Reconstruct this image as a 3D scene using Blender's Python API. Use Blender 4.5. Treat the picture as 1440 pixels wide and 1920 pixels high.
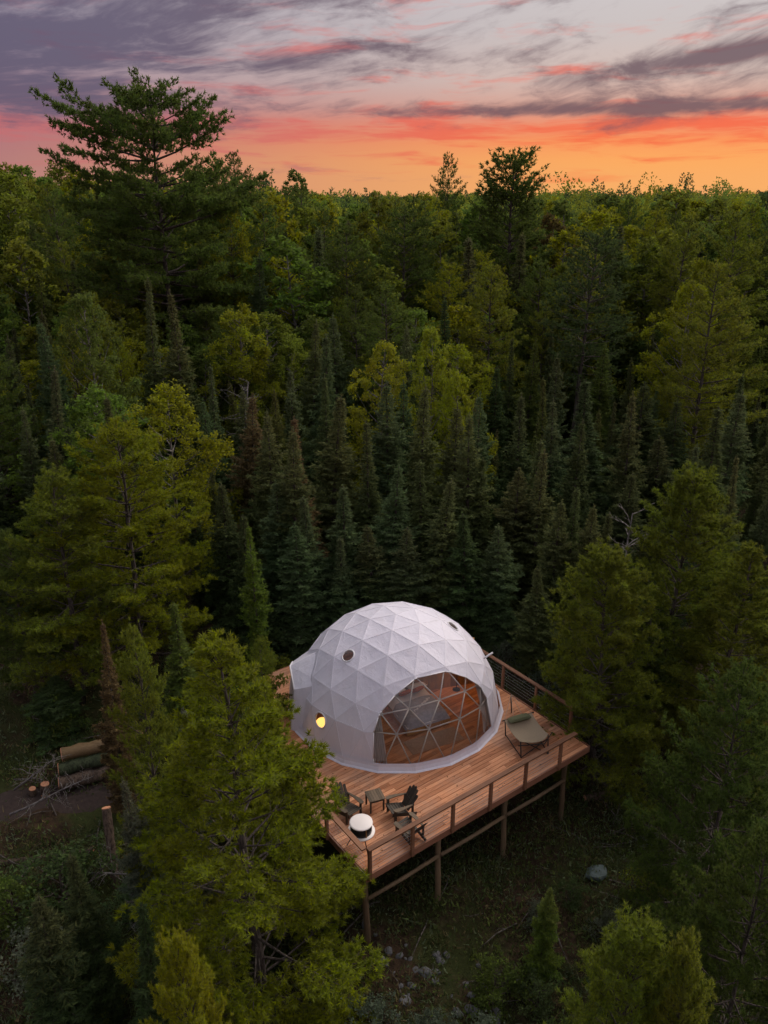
import bpy, bmesh, math, random
import numpy as np
from mathutils import Vector, Matrix

R = math.radians
random.seed(7)
for _o in list(bpy.data.objects):
    bpy.data.objects.remove(_o)
scene = bpy.context.scene
col = scene.collection

# ------------------------------------------------------------------ camera
CAM_Z = 20.6
cd = bpy.data.cameras.new('camera')
cam = bpy.data.objects.new('camera', cd)
col.objects.link(cam)
cam.location = (0, 0, CAM_Z)
cam.rotation_euler = (R(90) - math.atan(595 / 1480), 0, 0)
cd.sensor_fit = 'VERTICAL'
cd.sensor_height = 24.0
cd.lens = 24.0 * 1480 / 1920
cd.clip_start = 0.1
cd.clip_end = 9000
scene.camera = cam

# ------------------------------------------------------------------ world: sunset sky
world = bpy.data.worlds.new('World')
scene.world = world
world.use_nodes = True
world.cycles.sampling_method = 'NONE'   # near even light: no importance map needed
wt = world.node_tree
wt.nodes.clear()
SUN_AZ, SUN_EL = 46.0, 36.0


def lin(c):
    c = [x / 255.0 for x in c]
    return tuple(x / 12.92 if x <= 0.04045 else ((x + 0.055) / 1.055) ** 2.4 for x in c)


class NB:
    """Small helper that writes node networks as expressions."""

    def __init__(self, tree):
        self.t = tree

    def n(self, typ, **kw):
        nd = self.t.nodes.new(typ)
        for k, v in kw.items():
            setattr(nd, k, v)
        return nd

    def put(self, sock, v):
        if hasattr(v, 'is_linked') or isinstance(v, bpy.types.NodeSocket):
            self.t.links.new(v, sock)
        elif v is not None:
            if isinstance(v, (tuple, list)) and len(v) == 3 and sock.type == 'RGBA':
                v = (*v, 1.0)
            sock.default_value = v

    def m(self, op, a, b=None, c=None, clamp=False):
        nd = self.n('ShaderNodeMath', operation=op, use_clamp=clamp)
        for i, v in enumerate((a, b, c)):
            if v is not None:
                self.put(nd.inputs[i], v)
        return nd.outputs[0]

    def sstep(self, x, lo, hi, out0=0.0, out1=1.0):
        nd = self.n('ShaderNodeMapRange', interpolation_type='SMOOTHSTEP')
        self.put(nd.inputs[0], x)
        nd.inputs[1].default_value, nd.inputs[2].default_value = lo, hi
        nd.inputs[3].default_value, nd.inputs[4].default_value = out0, out1
        return nd.outputs[0]

    def gauss(self, x, mu, sig):
        d = self.m('DIVIDE', self.m('SUBTRACT', x, mu), sig)
        return self.m('POWER', math.e, self.m('MULTIPLY', self.m('MULTIPLY', d, d), -1.0))

    def mix(self, fac, a, b, blend='MIX'):
        nd = self.n('ShaderNodeMix', data_type='RGBA', blend_type=blend)
        self.put(nd.inputs['Factor'], fac)
        self.put(nd.inputs[6], a)
        self.put(nd.inputs[7], b)
        return nd.outputs[2]

    def xyz(self, x, y, z):
        nd = self.n('ShaderNodeCombineXYZ')
        for i, v in enumerate((x, y, z)):
            self.put(nd.inputs[i], v)
        return nd.outputs[0]

    def noise(self, vec, scale=1.0, detail=5.0, rough=0.55, dist=0.0, color=False):
        nd = self.n('ShaderNodeTexNoise')
        if vec is not None:
            self.put(nd.inputs['Vector'], vec)
        nd.inputs['Scale'].default_value = scale
        nd.inputs['Detail'].default_value = detail
        nd.inputs['Roughness'].default_value = rough
        nd.inputs['Distortion'].default_value = dist
        return nd.outputs[1] if color else nd.outputs[0]

    def ramp(self, x, stops):
        nd = self.n('ShaderNodeValToRGB')
        self.put(nd.inputs[0], x)
        el = nd.color_ramp.elements
        while len(el) > 1:
            el.remove(el[-1])
        el[0].position, el[0].color = stops[0][0], (*stops[0][1], 1)
        for p, c in stops[1:]:
            e = el.new(p)
            e.color = (*c, 1)
        return nd.outputs[0]


b = NB(wt)
geo = b.n('ShaderNodeTexCoord')
sep = b.n('ShaderNodeSeparateXYZ')
wt.links.new(geo.outputs['Generated'], sep.inputs[0])
DX, DY, DZ = sep.outputs
EL = b.m('DEGREES' if False else 'MULTIPLY', b.m('ARCSINE', DZ), 57.29578)      # elevation in degrees
AZ = b.m('MULTIPLY', b.m('ARCTAN2', DX, DY), 57.29578)                           # 0 = ahead, + right
ELP = b.m('MAXIMUM', EL, 0.0)
# elevation stretched so that the streaks open up overhead
EC = b.m('MULTIPLY', b.m('LOGARITHM', b.m('ADD', b.m('DIVIDE', ELP, 10.0), 1.0), math.e), 10.0)
glow = b.sstep(b.m('ABSOLUTE', b.m('SUBTRACT', AZ, 23.0)), 5.0, 60.0, 1.0, 0.0)
clear = b.ramp(b.m('DIVIDE', ELP, 90.0), [
    (0.0, lin((246, 172, 100))), (1.0 / 90, lin((247, 170, 98))), (2.0 / 90, lin((250, 168, 92))),
    (3.2 / 90, lin((250, 152, 88))), (4.4 / 90, lin((236, 146, 112))), (5.4 / 90, lin((218, 168, 150))),
    (6.8 / 90, lin((212, 188, 178))), (9.5 / 90, lin((203, 193, 191))), (14 / 90, lin((206, 201, 204))),
    (35 / 90, lin((214, 212, 219))), (1.0, lin((212, 214, 224)))])
away = b.ramp(b.m('DIVIDE', ELP, 90.0), [
    (0.0, lin((168, 118, 122))), (4.0 / 90, lin((158, 106, 124))), (8.0 / 90, lin((146, 130, 150))),
    (20 / 90, lin((190, 186, 198))), (40 / 90, lin((210, 208, 217))), (1.0, lin((212, 214, 224)))])
base = b.mix(glow, away, clear)
# warp shared by the cloud layers
wv = b.xyz(b.m('DIVIDE', AZ, 9.0), b.m('DIVIDE', EC, 2.2), 3.7)
wn = b.n('ShaderNodeTexNoise')
wt.links.new(wv, wn.inputs['Vector'])
wn.inputs['Scale'].default_value = 1.0
wn.inputs['Detail'].default_value = 3.0
warp = b.m('SUBTRACT', wn.outputs[0], 0.5)
TILT = b.m('ADD', EC, b.m('MULTIPLY', AZ, b.sstep(EL, 2.0, 9.0, -0.005, -0.085)))
cv = b.xyz(b.m('ADD', b.m('DIVIDE', AZ, 13.0), b.m('MULTIPLY', warp, 0.9)),
           b.m('ADD', b.m('DIVIDE', TILT, 1.25), b.m('MULTIPLY', warp, 1.1)), 0.35)
n1 = b.noise(cv, 1.0, 6.0, 0.62, 0.0)
cv2 = b.xyz(b.m('ADD', b.m('DIVIDE', AZ, 8.0), b.m('MULTIPLY', warp, 1.2)),
            b.m('ADD', b.m('DIVIDE', EC, 0.62), b.m('MULTIPLY', warp, 1.4)), 7.1)
n2 = b.noise(cv2, 1.0, 4.0, 0.62, 0.0)
cv3 = b.xyz(b.m('ADD', b.m('DIVIDE', AZ, 2.4), b.m('MULTIPLY', warp, 2.0)),
            b.m('ADD', b.m('DIVIDE', TILT, 0.45), b.m('MULTIPLY', warp, 1.6)), 11.3)
n3 = b.noise(cv3, 1.0, 5.0, 0.62, 0.0)

# red-lit cloud undersides in a band near the horizon
redband = b.m('MAXIMUM', b.m('MULTIPLY', b.gauss(EL, 3.9, 0.85), 0.38),
              b.m('MULTIPLY', b.gauss(EL, 2.2, 0.8), 0.05))
redband = b.m('ADD', redband, b.m('MULTIPLY', b.m('MULTIPLY', b.gauss(EL, 5.7, 0.5), b.sstep(AZ, 6.0, 26.0)), 0.22))
redband = b.m('ADD', redband, b.m('MULTIPLY', b.m('MULTIPLY', b.gauss(EL, 8.3, 0.5), b.gauss(AZ, -8.0, 9.0)), 0.16))
n2c = b.m('ADD', 0.5, b.m('MULTIPLY', b.m('SUBTRACT', n2, 0.5), 1.9))
redm = b.m('MULTIPLY', b.sstep(b.m('ADD', n2c, redband), 0.55, 1.02), b.sstep(EL, 0.4, 2.2, 0.35, 1.0))
redc = b.mix(b.sstep(AZ, -18.0, 14.0), lin((196, 106, 108)), lin((244, 92, 58)))
sky1 = b.mix(b.m('MULTIPLY', redm, 0.78), base, redc)

# grey-mauve cloud sheets
left = b.sstep(AZ, 2.0, -24.0)
high = b.sstep(EL, 4.2, 6.6)
bias = b.m('MULTIPLY', b.m('MULTIPLY', left, high), 0.25)
bias = b.m('ADD', bias, b.m('MULTIPLY', b.m('MULTIPLY', b.gauss(EL, 5.0, 0.45), b.sstep(AZ, -10.0, 8.0)), 0.30))
bias = b.m('ADD', bias, b.m('MULTIPLY', b.m('MULTIPLY', b.gauss(EL, 5.1, 0.9), b.sstep(AZ, -6.0, -20.0)), 0.16))
bias = b.m('ADD', bias, b.m('MULTIPLY', b.m('MULTIPLY', b.gauss(EL, 7.6, 0.8), b.gauss(AZ, -3.0, 12.0)), 0.17))
bias = b.m('ADD', bias, b.m('MULTIPLY', b.m('MULTIPLY', b.gauss(b.m('SUBTRACT', EL, b.m('MULTIPLY', AZ, 0.10)), 5.6, 0.55),
                                            b.sstep(AZ, 8.0, 20.0)), 0.27))
bias = b.m('ADD', bias, b.m('MULTIPLY', b.m('MULTIPLY', b.gauss(EL, 1.55, 0.32), b.gauss(AZ, -7.0, 5.0)), 0.20))
bias = b.m('SUBTRACT', bias, b.m('MULTIPLY', b.sstep(EL, 4.4, 2.6), 0.14))
detail = b.m('MULTIPLY', b.m('SUBTRACT', n3, 0.5), 0.40)
cm = b.sstep(b.m('ADD', b.m('ADD', n1, bias), detail), 0.48, 0.80)
darkc = b.mix(b.sstep(AZ, -22.0, 10.0), lin((92, 84, 108)), lin((104, 80, 90)))
darkc = b.mix(b.sstep(EL, 3.2, 1.6), darkc, lin((170, 112, 112)))
darkc = b.mix(b.sstep(EL, 14.0, 40.0), darkc, lin((178, 176, 190)))
sky2 = b.mix(b.m('MULTIPLY', cm, 0.88), sky1, darkc)
# below the horizon: dim ground tone
sky3 = b.mix(b.sstep(EL, 0.0, -1.5), sky2, lin((70, 66, 60)))

nish = b.n('ShaderNodeTexSky', sky_type='NISHITA')
nish.sun_disc = False
nish.sun_elevation = R(SUN_EL)
nish.sun_rotation = R(SUN_AZ)
nish.altitude = 400
bg_n = b.n('ShaderNodeBackground')
wt.links.new(nish.outputs[0], bg_n.inputs[0])
bg_n.inputs[1].default_value = 0.002
bg_c = b.n('ShaderNodeBackground')
wt.links.new(sky3, bg_c.inputs[0])
bg_c.inputs[1].default_value = 1.0
addn = b.n('ShaderNodeAddShader')
wt.links.new(bg_n.outputs[0], addn.inputs[0])
wt.links.new(bg_c.outputs[0], addn.inputs[1])
wo = b.n('ShaderNodeOutputWorld')
wt.links.new(addn.outputs[0], wo.inputs[0])

# ------------------------------------------------------------------ sun lamp: broad warm light, set well above the sunset to brighten surfaces
sl = bpy.data.lights.new('sun', 'SUN')
sl.energy = 3.0
sl.angle = R(45)
sl.color = (1.0, 0.88, 0.80)
sun = bpy.data.objects.new('sun', sl)
col.objects.link(sun)
sun.location = (40, 60, 60)
_sd = Vector((math.sin(R(SUN_AZ)) * math.cos(R(SUN_EL)), math.cos(R(SUN_AZ)) * math.cos(R(SUN_EL)), math.sin(R(SUN_EL))))
sun.rotation_euler = _sd.to_track_quat('Z', 'Y').to_euler()

vs = scene.view_settings
vs.view_transform = 'Standard'
vs.look = 'None'
vs.exposure = 0.0
vs.gamma = 1.0
vs.use_curve_mapping = False
cy = scene.cycles
cy.max_bounces = 6
cy.diffuse_bounces = 4
cy.glossy_bounces = 2
cy.transmission_bounces = 4
cy.transparent_max_bounces = 10
cy.use_denoising = True
cy.use_adaptive_sampling = True
cy.adaptive_threshold = 0.03
cy.use_light_tree = False
cy.sample_clamp_indirect = 4.0


# ------------------------------------------------------------------ helpers
def tag(o, label=None, cat=None, group=None, kind=None):
    if label:
        o['label'] = label
    if cat:
        o['category'] = cat
    if group:
        o['group'] = group
    if kind:
        o['kind'] = kind
    return o


def link(name, me, parent=None, mat=None):
    o = bpy.data.objects.new(name, me)
    col.objects.link(o)
    if parent:
        o.parent = parent
    if mat is not None and me is not None:
        if not me.materials:
            me.materials.append(mat)
    return o


def empty(name, loc=(0, 0, 0), rz=0.0, label=None, cat=None, group=None):
    o = bpy.data.objects.new(name, None)
    col.objects.link(o)
    o.location = loc
    o.rotation_euler = (0, 0, rz)
    o.empty_display_size = 0.2
    return tag(o, label, cat, group)


class MB:
    """Collects boxes, tubes and free faces into one mesh."""

    def __init__(self):
        self.v, self.f = [], []

    def add(self, vs, fs):
        k = len(self.v)
        self.v += [tuple(p) for p in vs]
        self.f += [tuple(i + k for i in f) for f in fs]
        return self

    def box(self, c, s, rot=None, taper=1.0):
        x, y, z = s[0] / 2, s[1] / 2, s[2] / 2
        P = [(-x, -y, -z), (x, -y, -z), (x, y, -z), (-x, y, -z),
             (-x * taper, -y * taper, z), (x * taper, -y * taper, z), (x * taper, y * taper, z), (-x * taper, y * taper, z)]
        M = rot if rot is not None else Matrix.Identity(3)
        c = Vector(c)
        return self.add([c + M @ Vector(p) for p in P],
                        [(0, 3, 2, 1), (4, 5, 6, 7), (0, 1, 5, 4), (1, 2, 6, 5), (2, 3, 7, 6), (3, 0, 4, 7)])

    def beam(self, a, b_, w, h, up=(0, 0, 1)):
        a, b_ = Vector(a), Vector(b_)
        d = (b_ - a)
        L = d.length
        d.normalize()
        s = d.cross(Vector(up))
        if s.length < 1e-4:
            s = d.cross(Vector((1, 0, 0)))
        s.normalize()
        t = s.cross(d)
        M = Matrix((d, s, t)).transposed()
        return self.box((a + b_) / 2, (L, w, h), M)

    def tube(self, pts, radii, n=8, cap=True):
        pts = [Vector(p) for p in pts]
        if not hasattr(radii, '__len__'):
            radii = [radii] * len(pts)
        k = len(self.v)
        prev = None
        for i, p in enumerate(pts):
            d = (pts[min(i + 1, len(pts) - 1)] - pts[max(i - 1, 0)])
            if d.length < 1e-9:
                d = Vector((0, 0, 1))
            d.normalize()
            if prev is None:
                prev = d.orthogonal().normalized()
            s = (prev - d * prev.dot(d))
            if s.length < 1e-6:
                s = d.orthogonal()
            s.normalize()
            prev = s
            t = d.cross(s)
            for j in range(n):
                a = 2 * math.pi * j / n
                self.v.append(tuple(p + (s * math.cos(a) + t * math.sin(a)) * radii[i]))
        for i in range(len(pts) - 1):
            for j in range(n):
                self.f.append((k + i * n + j, k + i * n + (j + 1) % n, k + (i + 1) * n + (j + 1) % n, k + (i + 1) * n + j))
        if cap:
            self.f.append(tuple(k + j for j in reversed(range(n))))
            self.f.append(tuple(k + (len(pts) - 1) * n + j for j in range(n)))
        return self

    def lathe(self, prof, n=24, c=(0, 0, 0)):
        k = len(self.v)
        for r, z in prof:
            for j in range(n):
                a = 2 * math.pi * j / n
                self.v.append((c[0] + r * math.cos(a), c[1] + r * math.sin(a), c[2] + z))
        for i in range(len(prof) - 1):
            for j in range(n):
                self.f.append((k + i * n + j, k + i * n + (j + 1) % n, k + (i + 1) * n + (j + 1) % n, k + (i + 1) * n + j))
        return self

    def mesh(self, name, smooth=False):
        me = bpy.data.meshes.new(name)
        me.from_pydata(self.v, [], self.f)
        me.update()
        if smooth:
            me.polygons.foreach_set('use_smooth', [True] * len(me.polygons))
        return me

    def build(self, name, mat, parent=None, smooth=False):
        return link(name, self.mesh(name, smooth), parent, mat)


def sub(mb_fn, name, mat, parent, smooth=False):
    m = MB()
    mb_fn(m)
    return m.build(name, mat, parent, smooth)


# ------------------------------------------------------------------ materials
def new_mat(name):
    m = bpy.data.materials.new(name)
    m.use_nodes = True
    m.node_tree.nodes.clear()
    nb = NB(m.node_tree)
    out = nb.n('ShaderNodeOutputMaterial')
    return m, nb, out


def principled(nb, out, color, rough=0.7, metal=0.0, bump=None, bump_s=0.3, bump_d=0.01, spec=0.3):
    p = nb.n('ShaderNodeBsdfPrincipled')
    nb.put(p.inputs['Base Color'], color)
    nb.put(p.inputs['Roughness'], rough)
    p.inputs['Metallic'].default_value = metal
    p.inputs['Specular IOR Level'].default_value = spec
    if bump is not None:
        bn = nb.n('ShaderNodeBump')
        bn.inputs['Strength'].default_value = bump_s
        bn.inputs['Distance'].default_value = bump_d
        nb.put(bn.inputs['Height'], bump)
        nb.t.links.new(bn.outputs[0], p.inputs['Normal'])
    nb.t.links.new(p.outputs[0], out.inputs[0])
    return p


def plain(name, c, rough=0.7, metal=0.0, var=0.25, scale=6.0, spec=0.3, bump_s=0.2):
    m, nb, out = new_mat(name)
    tc = nb.n('ShaderNodeTexCoord')
    n = nb.noise(tc.outputs['Object'], scale, 5, 0.6)
    c0 = tuple(x * (1 - var) for x in c)
    c1 = tuple(min(1, x * (1 + var)) for x in c)
    principled(nb, out, nb.mix(n, c0, c1), rough, metal, n, bump_s, 0.01, spec)
    return m


def wood(name, c0, c1, along=(1, 0, 0), rough=0.65, rnd=0.35, stretch=18.0, scale=2.0, space='Object', weather=0.0):
    """Grained wood; each object (board) gets its own tone."""
    m, nb, out = new_mat(name)
    tc = nb.n('ShaderNodeTexCoord')
    mp = nb.n('ShaderNodeMapping')
    nb.t.links.new(tc.outputs[space], mp.inputs[0])
    mp.inputs['Scale'].default_value = tuple(1.0 if a else stretch for a in along)
    oi = nb.n('ShaderNodeObjectInfo')
    off = nb.n('ShaderNodeVectorMath', operation='ADD')
    nb.t.links.new(mp.outputs[0], off.inputs[0])
    nb.put(off.inputs[1], nb.xyz(nb.m('MULTIPLY', oi.outputs['Random'], 37.0), nb.m('MULTIPLY', oi.outputs['Random'], 91.0), 0.0))
    n = nb.noise(off.outputs[0], scale, 6, 0.62, 0.3)
    gp = nb.n('ShaderNodeNewGeometry')
    g = nb.noise(gp.outputs['Position'], 0.9, 4, 0.6)
    g2 = nb.noise(gp.outputs['Position'], 0.55, 6, 0.65, 0.5)
    k = nb.m('ADD', nb.m('MULTIPLY', n, 1.0 - rnd), nb.m('MULTIPLY', oi.outputs['Random'], rnd))
    k = nb.sstep(k, 0.2, 0.8)
    c = nb.mix(k, c0, c1)
    c = nb.mix(nb.m('MULTIPLY', nb.sstep(g, 0.45, 0.75), 0.35), c, tuple(x * 0.55 for x in c0))
    if weather:
        c = nb.mix(nb.m('MULTIPLY', nb.sstep(g2, 0.46, 0.66), weather), c, nb.mix(n, (0.20, 0.145, 0.105), (0.46, 0.36, 0.28)))
    principled(nb, out, c, rough, 0.0, n, 0.35, 0.006, 0.25)
    return m


def foliage(name, transl=0.38, var=0.6, hue=0.03, cones=False):
    """Leaf or needle material: tone from the object's own colour, varied leaf by leaf."""
    m, nb, out = new_mat(name)
    oi = nb.n('ShaderNodeObjectInfo')
    gi = nb.n('ShaderNodeNewGeometry')
    tc = nb.n('ShaderNodeTexCoord')
    hs = nb.n('ShaderNodeHueSaturation')
    isl = gi.outputs['Random Per Island']
    big = nb.noise(tc.outputs['Object'], 0.55, 3, 0.6)
    nb.put(hs.inputs['Hue'], nb.m('ADD', 0.5, nb.m('MULTIPLY', nb.m('SUBTRACT', big, 0.5), hue * 2.5)))
    nb.put(hs.inputs['Saturation'], nb.m('ADD', 0.85, nb.m('MULTIPLY', isl, 0.3)))
    val = nb.m('ADD', 1.0 - var / 2, nb.m('MULTIPLY', isl, var))
    val = nb.m('MULTIPLY', val, nb.m('ADD', 0.6, nb.m('MULTIPLY', big, 0.8)))
    nb.put(hs.inputs['Value'], val)
    if cones:
        # cones browning the upper crown, more on some trees than on others
        gs = nb.n('ShaderNodeSeparateXYZ')
        nb.t.links.new(tc.outputs['Generated'], gs.inputs[0])
        k = nb.m('MULTIPLY', nb.sstep(nb.m('ADD', gs.outputs[2], nb.m('MULTIPLY', nb.m('SUBTRACT', isl, 0.5), 0.35)), 0.45, 0.95),
                 nb.m('MULTIPLY', oi.outputs['Random'], 0.38))
        nb.put(hs.inputs['Color'], nb.mix(k, oi.outputs['Color'], (0.20, 0.135, 0.075)))
    else:
        nb.t.links.new(oi.outputs['Color'], hs.inputs['Color'])
    d = nb.n('ShaderNodeBsdfDiffuse')
    t = nb.n('ShaderNodeBsdfTranslucent')
    nb.t.links.new(hs.outputs[0], d.inputs[0])
    nb.t.links.new(hs.outputs[0], t.inputs[0])
    mx = nb.n('ShaderNodeMixShader')
    mx.inputs[0].default_value = transl
    nb.t.links.new(d.outputs[0], mx.inputs[1])
    nb.t.links.new(t.outputs[0], mx.inputs[2])
    nb.t.links.new(mx.outputs[0], out.inputs[0])
    return m


MAT = {}
MAT['needle'] = foliage('needle_foliage')
MAT['spruce'] = foliage('spruce_foliage', cones=True)
MAT['leaf'] = foliage('leaf_foliage', 0.42, 0.6, 0.03)


def bark(name, c0, c1, scale=3.0):
    m, nb, out = new_mat(name)
    tc = nb.n('ShaderNodeTexCoord')
    mp = nb.n('ShaderNodeMapping')
    nb.t.links.new(tc.outputs['Object'], mp.inputs[0])
    mp.inputs['Scale'].default_value = (5, 5, 1)
    n = nb.noise(mp.outputs[0], scale, 6, 0.65, 0.2)
    principled(nb, out, nb.mix(nb.sstep(n, 0.35, 0.65), c0, c1), 0.9, 0, n, 0.6, 0.03, 0.1)
    return m


MAT['bark_pine'] = bark('pine_bark', (0.04, 0.034, 0.028), (0.13, 0.11, 0.095))
MAT['bark_spruce'] = bark('spruce_bark', (0.05, 0.04, 0.033), (0.14, 0.12, 0.1))
MAT['bark_birch'] = bark('pale_bark', (0.07, 0.062, 0.055), (0.24, 0.225, 0.2))
MAT['bark_dead'] = bark('dead_wood', (0.09, 0.08, 0.072), (0.26, 0.245, 0.225))


def sm(x, a, b_):
    t = np.clip((np.asarray(x, float) - a) / (b_ - a), 0, 1)
    return t * t * (3 - 2 * t)


def ground_z(x, y):
    x = np.asarray(x, float)
    y = np.asarray(y, float)
    z = 1.9 * sm(y, 21.5, 30) + 2.3 * sm(y, 42, 110)
    z = z + 1.3 * sm(-x, 4, 10) * sm(y, 14, 20) * (1 - sm(y, 24, 30))
    z = z - 1.6 * (1 - sm(y, 4, 14))
    z = z + 4.0 * sm(-x, 8, 55) * sm(y, 45, 100) * (1 - 0.6 * sm(y, 160, 300))
    z = z - 0.5 * sm(x, 5, 12) * (1 - sm(y, 24, 34))
    k = 0.12 + 0.3 * sm(y, 35, 80)
    z = z + k * (np.sin(x * 0.61 + 1.3) * np.cos(y * 0.47) + 0.6 * np.sin(x * 1.37 + y * 0.9) + 0.4 * np.sin(x * 2.9 - y * 2.3))
    z = z + 1.8 * sm(x, 25, 90) * sm(y, 80, 160)
    z = z + 1.5 * sm(y, 90, 250) * np.sin(x * 0.021 + 0.7) * np.cos(y * 0.013)
    return z

# ------------------------------------------------------------------ ground
def graded(lo, hi, near_lo, near_hi, step, grow=1.16):
    a = list(np.arange(near_lo, near_hi + 1e-6, step))
    s = step
    while a[-1] < hi:
        s *= grow
        a.append(a[-1] + s)
    s = step
    while a[0] > lo:
        s *= grow
        a.insert(0, a[0] - s)
    return np.array(a)


gx = graded(-3500, 3500, -26, 26, 0.5)
gy = graded(-400, 6000, 4, 48, 0.5)
GX, GY = np.meshgrid(gx, gy, indexing='ij')
GZ = ground_z(GX, GY)
_rg = np.random.default_rng(3)
GZ = GZ + np.where((np.abs(GX) < 30) & (GY < 50), _rg.normal(0, 0.045, GX.shape), 0)
nx, ny = GX.shape
gv = np.stack([GX, GY, GZ], -1).reshape(-1, 3)
ii, jj = np.meshgrid(np.arange(nx - 1), np.arange(ny - 1), indexing='ij')
q = np.stack([ii * ny + jj, (ii + 1) * ny + jj, (ii + 1) * ny + jj + 1, ii * ny + jj + 1], -1).reshape(-1, 4)
gme = bpy.data.meshes.new('ground')
gme.from_pydata(gv.tolist(), [], q.tolist())
gme.polygons.foreach_set('use_smooth', [True] * len(gme.polygons))
m, nb, out = new_mat('forest_floor')
tc = nb.n('ShaderNodeNewGeometry')
P = tc.outputs['Position']
n1_ = nb.noise(P, 0.35, 6, 0.62, 0.4)
n2_ = nb.noise(P, 2.6, 7, 0.68, 0.3)
n3_ = nb.noise(P, 11.0, 5, 0.7)
c = nb.mix(nb.sstep(n2_, 0.35, 0.68), (0.03, 0.02, 0.013), (0.075, 0.048, 0.028))
c = nb.mix(nb.sstep(n1_, 0.42, 0.6), c, nb.mix(n2_, (0.025, 0.032, 0.012), (0.06, 0.07, 0.02)))
c = nb.mix(nb.m('MULTIPLY', nb.sstep(n3_, 0.6, 0.75), 0.5), c, (0.13, 0.1, 0.06))
principled(nb, out, c, 0.95, 0, nb.m('ADD', n2_, n3_), 0.8, 0.08, 0.1)
tag(link('ground', gme, None, m), kind='structure')

# bare earth path at the left clearing
pm = MB()
pts = []
for k in range(15):
    t = k / 14
    cx, cy_ = -14.5 + 6.2 * t, 20.4 + 1.2 * math.sin(t * 2.2) + 0.25 * t
    w = 0.75 + 0.25 * math.sin(5 * t)
    for s_ in (-1, -0.5, 0, 0.5, 1):
        x, y = cx + 0.1 * s_, cy_ + s_ * w
        pts.append((x, y, float(ground_z(x, y)) + (0.07 if abs(s_) < 1 else -0.05)))
pm.add(pts, [(i * 5 + j, (i + 1) * 5 + j, (i + 1) * 5 + j + 1, i * 5 + j + 1) for i in range(14) for j in range(4)])
MAT['earth'] = plain('bare_earth', (0.048, 0.034, 0.028), 0.95, var=0.7, scale=9.0, bump_s=1.0)
tag(pm.build('dirt_path', MAT['earth'], smooth=True), kind='structure')

# ------------------------------------------------------------------ deck
DZ0 = 3.0
FLx, FLy = -0.45, 16.66
DA = R(36.5)
UU = Vector((math.cos(DA), math.sin(DA), 0))
VV = Vector((-math.sin(DA), math.cos(DA), 0))


def DK(u, v, z=0.0):
    """A point on the deck: u along the front edge, v inwards, z above the boards."""
    return Vector((FLx, FLy, DZ0 + z)) + UU * u + VV * v


MAT['deck'] = wood('deck_boards', (0.32, 0.118, 0.048), (0.78, 0.37, 0.185), rnd=0.36, stretch=20, scale=1.6, weather=0.40)
MAT['rail'] = wood('rail_timber', (0.13, 0.06, 0.032), (0.29, 0.145, 0.08), rnd=0.3)
MAT['post'] = wood('support_timber', (0.12, 0.082, 0.046), (0.27, 0.19, 0.11), along=(0, 0, 1), rnd=0.3)
MAT['fascia'] = wood('fascia_timber', (0.16, 0.07, 0.04), (0.34, 0.16, 0.095), rnd=0.2)
MAT['cable'] = plain('steel_cable', (0.3, 0.3, 0.3), 0.35, 0.9, 0.1)

deck = empty('wooden_deck', DK(0, 0, 0), DA,
             'reddish brown plank deck on stilts carrying the white dome', 'deck')
DU, DV = 9.25, 10.45
PITCH = 0.147


def deck_part(m_, name, mat, smooth=False):
    return m_.build(name, mat, deck, smooth)


_bcache = {}


def board_mesh(L):
    k = round(L / 0.3)
    if k not in _bcache:
        m_ = MB()
        l, w, h, e = k * 0.3 - 0.006, 0.139, 0.034, 0.006
        prof = [(-w / 2, -h), (w / 2, -h), (w / 2, -e), (w / 2 - e, 0), (-w / 2 + e, 0), (-w / 2, -e)]
        vs_ = [(0, y, z) for y, z in prof] + [(l, y, z) for y, z in prof]
        fs_ = [(i, i + 6, (i + 1) % 6 + 6, (i + 1) % 6) for i in range(6)] + [tuple(range(6)), tuple(range(11, 5, -1))]
        m_.add(vs_, fs_)
        _bcache[k] = m_.mesh('deck_board')
        _bcache[k].materials.append(MAT['deck'])
    return _bcache[k]


rb = random.Random(5)
for r_ in range(int(DV / PITCH)):
    v = (r_ + 0.5) * PITCH
    nseg = 31 if True else 0            # 31 * 0.3 = 9.3 m
    cuts = sorted({0, nseg, *[c_ for c_ in ((rb.randint(7, 12)), (rb.randint(18, 24)))]})
    first = 0 if v < 7.2 else 4 if v < 9.2 else 8      # the deck steps in behind the dome
    cuts = sorted({first, *[c_ for c_ in cuts if c_ > first + 2]})
    for a_, b2 in zip(cuts[:-1], cuts[1:]):
        o = link('deck_board', board_mesh((b2 - a_) * 0.3), deck)
        o.location = (a_ * 0.3 - 0.02, v, rb.uniform(-0.003, 0.003))
        o.rotation_euler = (0, 0, rb.uniform(-0.0006, 0.0006))
ROWS = int(DV / PITCH) * PITCH
# rim boards
for (a_, b2) in (((-0.03, -0.03), (DU + 0.08, -0.03)), ((-0.06, -0.01), (-0.06, 7.2)), ((DU + 0.1, -0.01), (DU + 0.1, ROWS)),
                 ((2.4, ROWS + 0.03), (DU + 0.08, ROWS + 0.03)), ((-0.03, 7.24), (1.15, 7.24)), ((1.15, 7.24), (1.15, 9.24)), ((1.15, 9.26), (2.37, 9.26)), ((2.37, 9.26), (2.37, ROWS))):
    deck_part(MB().beam((a_[0], a_[1], -0.12), (b2[0], b2[1], -0.12), 0.042, 0.225), 'rim_board', MAT['fascia'])
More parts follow.
